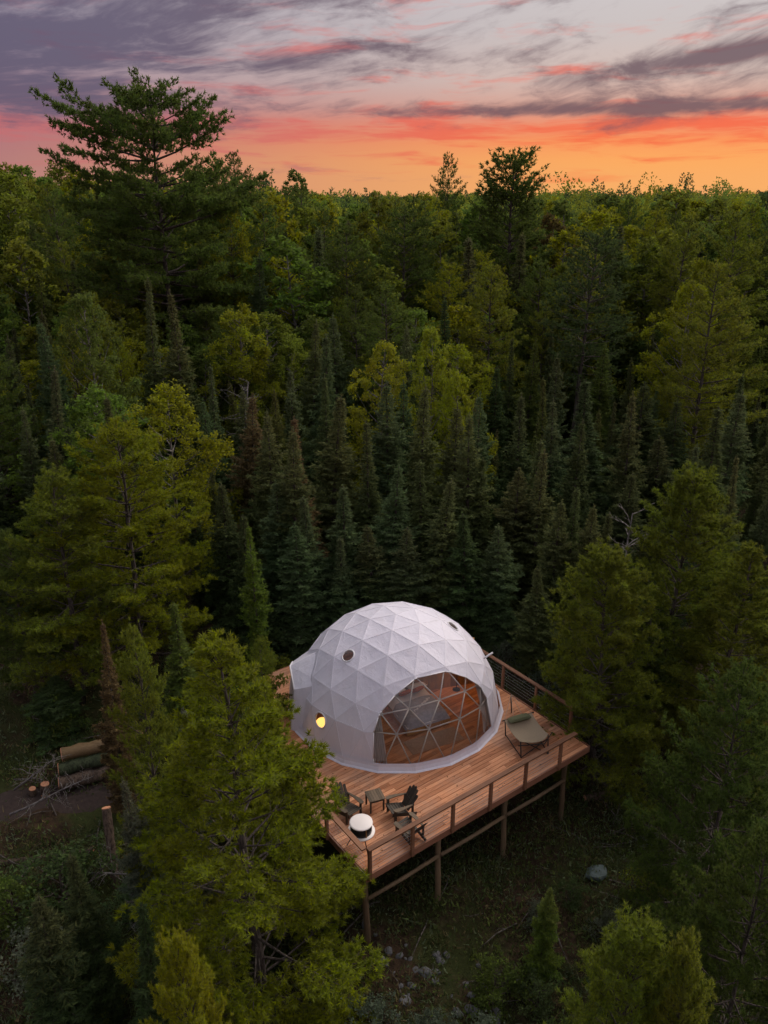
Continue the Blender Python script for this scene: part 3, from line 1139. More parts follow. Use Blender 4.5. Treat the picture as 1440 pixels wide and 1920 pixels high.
MAT['enamel'] = plain('white_enamel', (0.78, 0.73, 0.68), 0.35, 0.0, 0.05, 3.0, 0.5, 0.02)
MAT['drum'] = plain('black_drum', (0.018, 0.016, 0.016), 0.4, 0.2, 0.2)
g = empty('drum_grill', (-0.66, 17.72, DZ0), 0.5, 'black drum grill with a round white lid in the deck corner', 'grill')
MB().lathe([(0.0, 0.46), (0.26, 0.46), (0.31, 0.5), (0.315, 0.84), (0.3, 0.845), (0.0, 0.845)], 36).build('drum', MAT['drum'], g, True)
ld = MB().lathe([(0.0, 0.85), (0.335, 0.85), (0.34, 0.858), (0.338, 0.872), (0.3, 0.885), (0.0, 0.893)], 40).build('lid', MAT['enamel'], g, True)
sh = MB()
sh.lathe([(0.30, 0.535), (0.40, 0.535), (0.405, 0.55), (0.40, 0.565), (0.30, 0.565)], 32)
sh.build('shelf', MAT['enamel'], g, True)
for k in range(3):
    a = R(30 + 120 * k)
    MB().tube([(0.2 * math.cos(a), 0.2 * math.sin(a), 0.47), (0.42 * math.cos(a), 0.42 * math.sin(a), 0.0)], 0.016, 7).build('leg', MAT['drum'], g, True)
sub(lambda q_: q_.box((0.0, -0.32, 0.66), (0.035, 0.02, 0.3)), 'bracket', MAT['iwood'], g)

# hammock lounger
MAT['canvas'] = plain('olive_canvas', (0.33, 0.26, 0.17), 0.95, var=0.2, scale=25)
MAT['olive'] = plain('olive_pillow', (0.11, 0.115, 0.06), 0.95, var=0.2, scale=12)
MAT['frame_dk'] = plain('dark_frame', (0.035, 0.03, 0.027), 0.5, 0.2, 0.2)
MAT['rope'] = plain('hammock_rope', (0.34, 0.25, 0.18), 0.9)
H0 = Vector((4.98, 22.45, DZ0))
hm = empty('hammock_lounger', H0, 0, 'olive canvas hammock lounger with a rolled pillow on a dark folding frame', 'lounger')


def hp(x, y, z):
    return Vector((x, y, z + DZ0)) - H0


h1, h2, f1, f3, f2 = (4.2, 22.81, .60), (5.22, 23.24, .60), (4.60, 21.83, .45), (5.62, 22.25, .45), (5.22, 21.83, .42)
cm_ = MB()
N = 10
vs_ = []
for i in range(N + 1):
    t = i / N
    for j in range(N + 1):
        s_ = j / N
        a = hp(*h1).lerp(hp(*h2), s_)
        d_ = hp(*f1).lerp(hp(*f3), s_) + Vector((0.16, -0.27, 0)) * (4 * s_ * (1 - s_)) * 0.8
        p = a.lerp(d_, t)
        p.z -= 0.16 * 4 * t * (1 - t) * (0.6 + 0.4 * 4 * s_ * (1 - s_)) - 0.02
        vs_.append(p)
k = len(vs_)
vs_ += [p - Vector((0, 0, 0.012)) for p in vs_]
fs_ = []
for i in range(N):
    for j in range(N):
        p0 = i * (N + 1) + j
        fs_.append((p0, p0 + N + 1, p0 + N + 2, p0 + 1))
        fs_.append((k + p0, k + p0 + 1, k + p0 + N + 2, k + p0 + N + 1))
cm_.add(vs_, fs_)
cm_.build('canvas', MAT['canvas'], hm, True)
MB().tube([hp(*h1) - (hp(*h2) - hp(*h1)) * 0.08, hp(*h2) + (hp(*h2) - hp(*h1)) * 0.08], 0.02, 8).build('spreader_bar', MAT['frame_dk'], hm, True)
MB().tube([hp(4.52, 21.66, .43), hp(5.42, 21.8, .41), hp(5.78, 22.36, .45)], 0.018, 8).build('spreader_bar', MAT['frame_dk'], hm, True)
m_ = MB()
cpt = hp(4.72, 22.86, 0.66)
pillow(m_, cpt, 0.14, 0.44, 0.085, math.atan2(0.43, 1.02) - R(90), 0.0)
m_.build('pillow', MAT['olive'], hm, True)
apx = hp(4.59, 24.0, 0.85)
for s_ in (0.0, 0.33, 0.66, 1.0):
    MB().tube([hp(*h1).lerp(hp(*h2), s_), apx], 0.009, 5).build('rope', MAT['rope'], hm)
MB().tube([apx + Vector((0, 0, 0.02)), hp(4.63, 24.1, 0.45), hp(4.66, 24.05, 0.02)], 0.022, 8).build('leg', MAT['frame_dk'], hm, True)
for a_, b2 in (((4.22, 22.80, .6), (4.26, 22.74, .015)), ((5.2, 23.24, .6), (5.24, 23.2, .015)), ((4.62, 21.85, .45), (4.61, 21.55, .015)),
               ((5.62, 22.25, .45), (5.56, 21.76, .015))):
    MB().tube([hp(*a_), hp(*b2)], 0.021, 8).build('leg', MAT['frame_dk'], hm, True)
for a_, b2 in (((4.26, 22.74, .06), (4.61, 21.55, .05)), ((5.24, 23.2, .06), (5.56, 21.76, .05)), ((4.61, 21.55, .03), (5.6, 22.1, .40)),
               ((5.56, 21.76, .03), (4.7, 21.95, .40))):
    MB().tube([hp(*a_), hp(*b2)], 0.017, 7).build('brace', MAT['frame_dk'], hm, True)

# ------------------------------------------------------------------ tree meshes
def tri_mesh(name, T, mat, tint=None):
    """Mesh of loose triangles from an (n, 3, 3) array."""
    n = len(T)
    me = bpy.data.meshes.new(name)
    me.vertices.add(3 * n)
    me.vertices.foreach_set('co', np.ascontiguousarray(T, np.float32).ravel())
    me.loops.add(3 * n)
    me.loops.foreach_set('vertex_index', np.arange(3 * n, dtype=np.int32))
    me.polygons.add(n)
    me.polygons.foreach_set('loop_start', np.arange(0, 3 * n, 3, dtype=np.int32))
    me.update(calc_edges=True)
    if tint is not None:
        at_ = me.attributes.new('tint', 'FLOAT_COLOR', 'POINT')
        at_.data.foreach_set('color', np.repeat(np.c_[tint, np.ones(len(tint))], 3, 0).astype(np.float32).ravel())
    me.materials.append(mat)
    return me


def unit(a):
    return a / np.maximum(np.linalg.norm(a, axis=-1, keepdims=True), 1e-9)


def spikes(P, D, L, W, rng):
    """Pointed triangles: base at P, tip along D."""
    side = unit(np.cross(D, rng.normal(size=D.shape)))
    w = side * (np.asarray(W)[:, None] if np.ndim(W) else W) * 0.5
    return np.stack([P - w, P + w, P + D * (np.asarray(L)[:, None] if np.ndim(L) else L)], 1)


def leaves(P, Nn, S, rng):
    """Small rhombic leaves (two triangles each) centred at P with normal about Nn."""
    a = unit(np.cross(Nn, rng.normal(size=Nn.shape)))
    c = np.cross(Nn, a)
    S = np.asarray(S)[:, None]
    t0 = np.stack([P - a * S, P + c * S * 0.55, P + a * S], 1)
    t1 = np.stack([P - a * S, P + a * S, P - c * S * 0.55], 1)
    return np.concatenate([t0, t1])


def spruce_mesh(seed, h, rmax, den=1.0, L=0.16, W=0.05, zlow=0.05, sparse=0.0, power=0.85):
    rng = np.random.default_rng(seed)
    T = []
    tb = MB()
    bend = rng.normal(0, 0.012 * h, 2)

    def ax(z):
        t = z / h
        return np.array([bend[0] * t * t, bend[1] * t * t, z])
    nseg = 10
    tb.tube([ax(h * i / nseg) for i in range(nseg + 1)], [0.011 * h * (1 - 0.96 * i / nseg) + 0.004 for i in range(nseg + 1)], 7)
    z = zlow * h
    clump = rng.uniform(0.75, 1.15, 12)
    while z < h * 0.985:
        t = z / h
        r0 = rmax * ((1 - t) ** power) * (0.8 + 0.2 * math.sin(t * 9 + seed)) * clump[int(t * 11.99)]
        nb_ = int(round(rng.uniform(5, 7.5) * (0.7 + 0.3 * (1 - t))))
        ph = rng.uniform(0, 6.28)
        for k in range(nb_):
            if rng.random() < sparse * (1.2 - t):
                bl = max(0.1, r0 * rng.uniform(0.5, 0.9))
                az = ph + k * 6.283 / nb_
                p0 = ax(z)
                d = np.array([math.cos(az), math.sin(az), -0.25])
                tb.tube([p0, p0 + d * bl * 0.5, p0 + d * bl + np.array([0, 0, 0.08])], [0.012, 0.008, 0.003], 4, cap=False)
                continue
            bl = max(0.06, r0 * rng.uniform(0.55, 1.25))
            az = ph + k * 6.283 / nb_ + rng.normal(0, 0.25)
            e0 = np.interp(t, [0, 0.4, 0.8, 1], [-0.42, -0.22, 0.25, 0.9]) + rng.normal(0, 0.1)
            up = 0.22 + 0.12 * rng.random()
            dirh = np.array([math.cos(az), math.sin(az), 0])
            sid = np.array([-math.sin(az), math.cos(az), 0])
            p0 = ax(z)

            def pos(s):
                s = np.asarray(s)[..., None]
                return p0 + dirh * (bl * s) * math.cos(e0) + np.array([0, 0, 1.0]) * (bl * (math.sin(e0) * s + up * s * s))
            if bl > 0.5:
                tb.tube([pos(x) for x in (0, 0.5, 0.9)], [0.006 + 0.008 * bl, 0.004 + 0.004 * bl, 0.003], 4, cap=False)
            ntw = max(3, int(bl / 0.085 * den))
            s = rng.uniform(0.12, 1.0, ntw * 2) ** 0.8
            sg = np.where(rng.random(len(s)) < 0.5, -1.0, 1.0)
            tl = np.clip(0.42 * bl * (1.08 - s), 0.08, 0.55) * rng.uniform(0.7, 1.2, len(s))
            tp = pos(s)
            td = unit(dirh * rng.uniform(0.4, 0.9, len(s))[:, None] + sid * (sg * rng.uniform(0.5, 1.0, len(s)))[:, None]
                      + np.array([0, 0, 1.0]) * rng.normal(-0.12, 0.16, len(s))[:, None])
            m_ = np.maximum(1, np.ceil(tl / (L * 0.5) * den).astype(int))
            idx = np.repeat(np.arange(len(s)), m_ * 2)
            fr = rng.random(len(idx))
            P_ = tp[idx] + td[idx] * (tl[idx] * fr)[:, None] + rng.normal(0, 0.012, (len(idx), 3))
            D_ = unit(td[idx] * 0.9 + rng.normal(0, 0.45, (len(idx), 3)) + np.array([0, 0, 0.12]))
            fz = 0.55 + 0.45 * min(1.0, (1 - t) * 3.5)
            T.append(spikes(P_, D_, fz * L * rng.uniform(0.7, 1.2, len(idx)), fz * W * rng.uniform(0.7, 1.3, len(idx)), rng))
        z += max(0.10, (0.15 + 0.26 * (1 - t)) / max(den, 0.6) ** 0.5) * rng.uniform(0.7, 1.3) * (h / 13) ** 0.5
    # leader
    k = int(60 * den) + 12
    zz = h * (0.93 + 0.075 * rng.random(k))
    P_ = np.array([ax(z_) for z_ in zz])
    D_ = unit(rng.normal(0, 0.55, (k, 3)) + np.array([0, 0, 0.8]))
    T.append(spikes(P_, D_, np.full(k, L * 0.6), np.full(k, W * 0.5), rng))
    return tb, np.concatenate(T)


def pine_mesh(seed, h, rmax, zlow=0.12, whorl=0.5, nper=5, needle=0.14, width=0.02, ntuft=12, prof=None, e_low=0.0, e_top=0.75,
              upturn=0.16, inner=0.3, space=0.15, lean=(0, 0), second=0.5, keep=1.0, trunk_r=None, flat=0.35, tipup=0.55):
    """Pine: whorls of long limbs, side shoots and plumes of needle tufts."""
    rng = np.random.default_rng(seed)
    T = []
    tb = MB()
    wob = rng.normal(0, 0.006 * h, (12, 2)).cumsum(0) * 0.5
    wob -= wob[0]

    def ax(z):
        t = z / h
        w = np.array([np.interp(t * 11, np.arange(12), wob[:, 0]), np.interp(t * 11, np.arange(12), wob[:, 1])])
        return np.array([lean[0] * t + w[0], lean[1] * t + w[1], z])
    tr = trunk_r or 0.0125 * h
    nseg = 14
    tb.tube([ax(h * 0.99 * i / nseg) for i in range(nseg + 1)], [tr * (1 - 0.93 * (i / nseg) ** 0.9) + 0.008 for i in range(nseg + 1)], 8)
    if prof is None:
        prof = ([0, 0.15, 0.45, 0.75, 1.0], [0.75, 1.0, 0.9, 0.55, 0.12])
    z = zlow * h
    while z < h * 0.985:
        t = (z / h - zlow) / (1 - zlow)
        r0 = rmax * np.interp(t, *prof)
        nb_ = max(3, int(round(nper + rng.normal(0, 0.8))))
        ph = rng.uniform(0, 6.28)
        for k in range(nb_):
            if rng.random() > keep:
                continue
            bl = max(0.18, r0 * rng.uniform(0.62, 1.15))
            az = ph + k * 6.283 / nb_ + rng.normal(0, 0.22)
            e0 = np.interp(t, [0, 0.35, 0.8, 1], [e_low, e_low + (e_top - e_low) * 0.2, e_low + (e_top - e_low) * 0.6, e_top]) + rng.normal(0, 0.09)
            up = upturn * rng.uniform(0.5, 1.5)
            dirh = np.array([math.cos(az), math.sin(az), 0])
            p0 = ax(z + rng.normal(0, 0.05))

            def pos(s):
                s = np.asarray(s, float)[..., None]
                return p0 + dirh * (bl * s) * math.cos(e0) + np.array([0, 0, 1.0]) * (bl * (math.sin(e0) * s + up * s * s))
            tb.tube([pos(x) for x in (0, 0.3, 0.6, 0.95)], [0.010 + 0.010 * bl, 0.008 + 0.007 * bl, 0.006 + 0.004 * bl, 0.004], 5, cap=False)
            # side shoots
            ns = max(3, int(bl / (space * 0.62)))
            s = np.linspace(inner, 0.98, ns) + rng.normal(0, 0.02, ns)
            sg = np.where(np.arange(ns) % 2 == 0, 1.0, -1.0)
            ang = rng.uniform(0.5, 1.15, ns) * sg
            sdir = np.stack([np.cos(az + ang), np.sin(az + ang), np.full(ns, math.sin(e0) * 0.5 + flat * 0.6) + rng.normal(0, 0.16, ns)], 1)
            sdir = unit(sdir)
            sl_ = np.clip(second * bl * (1.12 - s) * rng.uniform(0.6, 1.2, ns) + 0.12, 0.12, 1.7)
            sp = pos(s)
            m_ = np.maximum(1, np.ceil(sl_ / space).astype(int))
            for q_ in range(ns):
                if sl_[q_] > 0.45:
                    tb.tube([sp[q_], sp[q_] + sdir[q_] * sl_[q_] * 0.95], [0.006 + 0.004 * sl_[q_], 0.003], 3, cap=False)
            idx = np.repeat(np.arange(ns), m_)
            fr = rng.uniform(0.25, 1.0, len(idx))
            C_ = sp[idx] + sdir[idx] * (sl_[idx] * fr)[:, None] + rng.normal(0, 0.03 + 0.04 * space / 0.15, (len(idx), 3))
            TD = unit(sdir[idx] * 0.7 + dirh * 0.25 + np.array([0, 0, tipup]) + rng.normal(0, 0.25, (len(idx), 3)))
            # plume at the limb's end
            ne = max(2, int(0.45 * bl / space))
            se = rng.uniform(0.6, 1.02, ne)
            C_ = np.concatenate([C_, pos(se)])
            TD = np.concatenate([TD, unit(dirh[None] * 0.8 + np.array([0, 0, tipup + up]) + rng.normal(0, 0.25, (ne, 3)))])
            nid = np.repeat(np.arange(len(C_)), ntuft)
            D_ = unit(TD[nid] * 0.75 + rng.normal(0, 0.5, (len(nid), 3)))
            P_ = C_[nid] + TD[nid] * (rng.random(len(nid)) * 0.5 * needle)[:, None]
            T.append(spikes(P_, D_, needle * rng.uniform(0.7, 1.2, len(nid)), width * rng.uniform(0.7, 1.3, len(nid)), rng))
        z += whorl * rng.uniform(0.7, 1.3) * (1 - 0.35 * t)
    # leader plume
    k = 10 * ntuft
    zz = h * rng.uniform(0.94, 1.0, k)
    P_ = np.array([ax(z_) for z_ in zz])
    D_ = unit(rng.normal(0, 0.5, (k, 3)) + np.array([0, 0, 0.9]))
    T.append(spikes(P_, D_, needle * rng.uniform(0.7, 1.2, k), np.full(k, width), rng))
    return tb, np.concatenate(T)


def broad_mesh(seed, h, r, nclump=70, nleaf=320, size=0.075, zlow=0.22, shape=None, crad=0.62, stems=1):
    """Broadleaf tree: forked limbs carrying uneven clumps of leaves."""
    rng = np.random.default_rng(seed)
    tb = MB()
    T = []
    wob = rng.normal(0, 0.012 * h, (9, 2)).cumsum(0) * 0.6
    wob -= wob[0]

    def ax(z):
        t = min(1.0, z / h)
        return np.array([np.interp(t * 8, np.arange(9), wob[:, 0]), np.interp(t * 8, np.arange(9), wob[:, 1]), z])
    tr = 0.011 * h
    tb.tube([ax(h * 0.92 * i / 10) for i in range(11)], [tr * (1 - 0.9 * i / 10) + 0.01 for i in range(11)], 7)
    if shape is None:
        shape = ([0, 0.2, 0.5, 0.8, 1.0], [0.5, 0.95, 1.0, 0.7, 0.12])
    for k in range(nclump):
        t = (k + rng.random()) / nclump
        z = h * (zlow + (0.97 - zlow) * t)
        rr = r * np.interp(t, *shape) * math.sqrt(rng.uniform(0.05, 1.0)) * rng.uniform(0.7, 1.15)
        az = k * 2.39996 + rng.normal(0, 0.5)
        c_ = ax(z) + np.array([math.cos(az) * rr, math.sin(az) * rr, 0])
        zb = max(0.15 * h, z - rr * rng.uniform(0.6, 1.1))
        b0 = ax(zb)
        md = (b0 + c_) / 2 + np.array([0, 0, -0.12 * rr])
        tb.tube([b0, md, c_], [0.006 * h * 0.5 + 0.008 * rr, 0.012 + 0.004 * rr, 0.006], 5, cap=False)
        cr = crad * rng.uniform(0.6, 1.3) * (0.65 + 0.5 * (1 - t))
        # several twigs per clump, leaves gathered round them
        nt = 9
        tw = unit(rng.normal(size=(nt, 3)) + np.array([math.cos(az) * 0.5, math.sin(az) * 0.5, 0.35]))
        n_ = int(nleaf * rng.uniform(0.6, 1.3) * (cr / crad) ** 1.6)
        ti = rng.integers(0, nt, n_)
        rad = cr * rng.random(n_) ** 0.55
        P_ = c_ + tw[ti] * rad[:, None] + rng.normal(0, 0.19 * cr, (n_, 3)) * np.array([1, 1, 0.75])
        Nn = unit(rng.normal(size=(n_, 3)) * 0.8 + np.array([0, 0, 0.55]))
        T.append(leaves(P_, Nn, size * rng.uniform(0.6, 1.25, n_), rng))
    return tb, np.concatenate(T)


def dead_mesh(seed, h, r, n=34, zlow=0.15):
    rng = np.random.default_rng(seed)
    tb = MB()
    wob = rng.normal(0, 0.01 * h, (7, 2)).cumsum(0)
    wob -= wob[0]
    ax = [np.array([wob[i, 0], wob[i, 1], h * i / 6]) for i in range(7)]
    tb.tube(ax, [0.012 * h * (1 - 0.9 * i / 6) + 0.006 for i in range(7)], 7)
    for k in range(n):
        t = zlow + (1 - zlow) * rng.random()
        i = min(5, int(t * 6))
        p = ax[i] + (ax[i + 1] - ax[i]) * (t * 6 - i)
        az = rng.uniform(0, 6.28)
        L = r * (1.1 - 0.7 * t) * rng.uniform(0.4, 1.1)
        d = np.array([math.cos(az), math.sin(az), rng.uniform(-0.1, 0.5)])
        pts_ = [p]
        for s in range(4):
            d = unit(d + rng.normal(0, 0.25, 3))
            pts_.append(pts_[-1] + d * L / 4)
        tb.tube(pts_, [0.008 + 0.008 * L, 0.007 + 0.006 * L, 0.006 + 0.003 * L, 0.005, 0.003], 4, cap=False)
        for s in range(1, 4):
            for q_ in range(2):
                dd = unit(d + rng.normal(0, 0.7, 3))
                e = pts_[s] + dd * L * rng.uniform(0.12, 0.35)
                tb.tube([pts_[s], (pts_[s] + e) / 2 + rng.normal(0, 0.02, 3), e], [0.006, 0.004, 0.0025], 3, cap=False)
    return tb


PROTO = {}


def proto(key, gen, h, r, crown_mat, bark_mat):
    tb, T = gen
    tm = tb.mesh('trunk', True)
    tm.materials.append(MAT[bark_mat])
    cm2 = tri_mesh('crown', T, MAT[crown_mat])
    PROTO[key] = (tm, cm2, h, r)


for k in range(4):
    proto('spruce%d' % k, spruce_mesh(20 + k, 12, 1.75, 1.3, 0.19, 0.065, power=0.72 + 0.08 * k), 12, 1.75, 'spruce', 'bark_spruce')
for k in range(2):
    proto('sparse%d' % k, spruce_mesh(30 + k, 11, 1.5, 0.8, sparse=0.5, zlow=0.03), 11, 1.5, 'spruce', 'bark_dead')
for k in range(2):
    proto('farspruce%d' % k, spruce_mesh(40 + k, 13, 1.9, 0.5, 0.34, 0.13), 13, 1.9, 'spruce', 'bark_spruce')
proto('pine_front', pine_mesh(51, 11.6, 2.75, zlow=0.04, whorl=0.66, nper=6, ntuft=26, e_low=0.02, e_top=1.0, second=0.36, space=0.135, inner=0.36, keep=0.95, flat=0.2, needle=0.14, width=0.026,
                              prof=([0, 0.2, 0.5, 0.75, 0.9, 1.0], [1.0, 1.0, 0.78, 0.46, 0.24, 0.08])), 11.6, 2.75, 'needle', 'bark_pine')
proto('pine_wide', pine_mesh(52, 11.4, 4.0, zlow=0.1, whorl=0.78, nper=6, ntuft=22, e_low=-0.02, e_top=0.8, second=0.33, flat=0.2, space=0.17, inner=0.33, needle=0.16, width=0.03, keep=0.96,
                             prof=([0, 0.15, 0.45, 0.75, 1.0], [0.8, 1.0, 0.85, 0.5, 0.08])), 11.4, 4.0, 'needle', 'bark_pine')
proto('pine_bushy', pine_mesh(53, 10.5, 2.9, zlow=0.06, whorl=0.62, nper=6, ntuft=24, e_low=0.05, e_top=1.0, second=0.35, tipup=0.8, space=0.18, inner=0.32, needle=0.16, width=0.03,
                              prof=([0, 0.2, 0.5, 0.8, 1.0], [0.9, 1.0, 0.85, 0.55, 0.2])), 10.5, 2.9, 'needle', 'bark_pine')
proto('pine_loose', pine_mesh(54, 11, 2.4, zlow=0.12, whorl=0.55, nper=5, ntuft=18, e_low=0.05, e_top=0.9, second=0.45, keep=0.92, width=0.028), 11, 2.4, 'needle', 'bark_pine')
proto('pine_giant', pine_mesh(67, 24, 8.2, zlow=0.12, whorl=0.82, nper=6, needle=0.27, width=0.078, ntuft=8, e_low=-0.10, e_top=0.32, upturn=0.13,
                              inner=0.34, space=0.26, second=0.33, keep=0.96, flat=0.05, tipup=0.45, trunk_r=0.36,
                              prof=([0, 0.2, 0.45, 0.66, 0.70, 0.73, 0.76, 0.80, 0.86, 0.91, 0.96, 1.0],
                                    [0.75, 1.0, 1.0, 0.95, 0.6, 0.42, 0.8, 0.92, 0.66, 0.44, 0.22, 0.06])), 24, 8.2, 'needle', 'bark_pine')
proto('pine_upswept', pine_mesh(56, 22, 4.8, zlow=0.15, whorl=0.82, nper=6, needle=0.29, width=0.085, ntuft=8, e_low=-0.05, e_top=0.8, upturn=0.25,
                                inner=0.32, space=0.27, second=0.28, flat=0.4, tipup=0.9, trunk_r=0.3,
                                prof=([0, 0.25, 0.5, 0.7, 0.85, 0.93, 1.0], [0.8, 1.0, 0.8, 0.62, 0.5, 0.4, 0.22])), 22, 4.8, 'needle', 'bark_pine')
for k in range(3):
    proto('pine_mid%d' % k, pine_mesh(57 + k, 17, 4.4, zlow=0.16, whorl=0.85, nper=5, needle=0.24, width=0.065, ntuft=8, e_low=-0.05 + 0.08 * k, e_top=0.7,
                                      upturn=0.12, space=0.26, second=0.36, flat=0.2, keep=0.95), 17, 4.4, 'needle', 'bark_pine')
proto('pine_red', pine_mesh(62, 16, 2.6, zlow=0.42, whorl=0.75, nper=5, needle=0.22, width=0.05, ntuft=12, e_low=-0.1, e_top=0.8, space=0.3, second=0.4,
                            prof=([0, 0.3, 0.7, 1.0], [0.7, 1.0, 0.85, 0.35])), 16, 2.6, 'needle', 'bark_pine')
for k in range(3):
    proto('broad%d' % k, broad_mesh(70 + k, 11, 2.7, 78, 330, 0.078), 11, 2.7, 'leaf', 'bark_birch')
proto('broad_column', broad_mesh(75, 12, 2.9, 90, 330, 0.085, 0.12, ([0, 0.15, 0.4, 0.7, 0.85, 1.0], [0.7, 1.0, 0.9, 0.5, 0.42, 0.2])), 12, 2.9, 'leaf', 'bark_birch')
for k in range(3):
    proto('farbroad%d' % k, broad_mesh(80 + k, 14, 3.4, 66, 200, 0.16, 0.18, None, 0.85), 14, 3.4, 'leaf', 'bark_birch')
for k in range(2):
    proto('shrub%d' % k, broad_mesh(90 + k, 1.3, 0.9, 26, 120, 0.045, 0.1, None, 0.3), 1.3, 0.9, 'leaf', 'bark_spruce')

# name, category for each kind
NAMES = {'spruce': ('spruce_tree', 'spruce'), 'sparse': ('spruce_tree', 'spruce'), 'farspruce': ('spruce_tree', 'spruce'),
         'pine': ('pine_tree', 'pine'), 'broad': ('broadleaf_tree', 'tree'), 'farbroad': ('broadleaf_tree', 'tree'), 'shrub': ('shrub', 'shrub')}
FOL = 2.15
COLS = {'yg': (0.112, 0.124, 0.013), 'yl': (0.124, 0.138, 0.016), 'pine': (0.083, 0.098, 0.016), 'pd': (0.05, 0.07, 0.017), 'dk': (0.036, 0.054, 0.02),
        'bg': (0.050, 0.076, 0.032), 'br': (0.060, 0.076, 0.028), 'li': (0.062, 0.076, 0.05), 'gr': (0.07, 0.105, 0.02), 'br2': (0.088, 0.066, 0.032)}
COLS = {k_: tuple(FOL * x_ for x_ in c_) for k_, c_ in COLS.items()}
taken = []
rt = random.Random(19)


def tree(key, x, y, ztop, rad, colour, label, group=None, rz=None, base=None):
    tm, cm2, h0, r0 = PROTO[key]
    z0 = float(ground_z(x, y)) - 0.08 if base is None else base
    h = ztop - z0
    nm, cat = NAMES[key.rstrip('0123456789').split('_')[0]]
    t = empty(nm, (x, y, z0), rt.uniform(0, 6.28) if rz is None else rz, label, cat, group)
    t.scale = (rad / r0 * rt.uniform(0.9, 1.1), rad / r0 * rt.uniform(0.9, 1.1), h / h0)
    t.rotation_euler = (rt.gauss(0, 0.022), rt.gauss(0, 0.022), t.rotation_euler.z)
    a = link('trunk', tm, t)
    c_ = link('crown', cm2, t)
    k = COLS[colour] if isinstance(colour, str) else colour
    j = rt.uniform(0.86, 1.14)
    c_.color = (k[0] * j * rt.uniform(0.93, 1.07), k[1] * j, k[2] * j, 1)
    taken.append((x, y, rad))
    return t

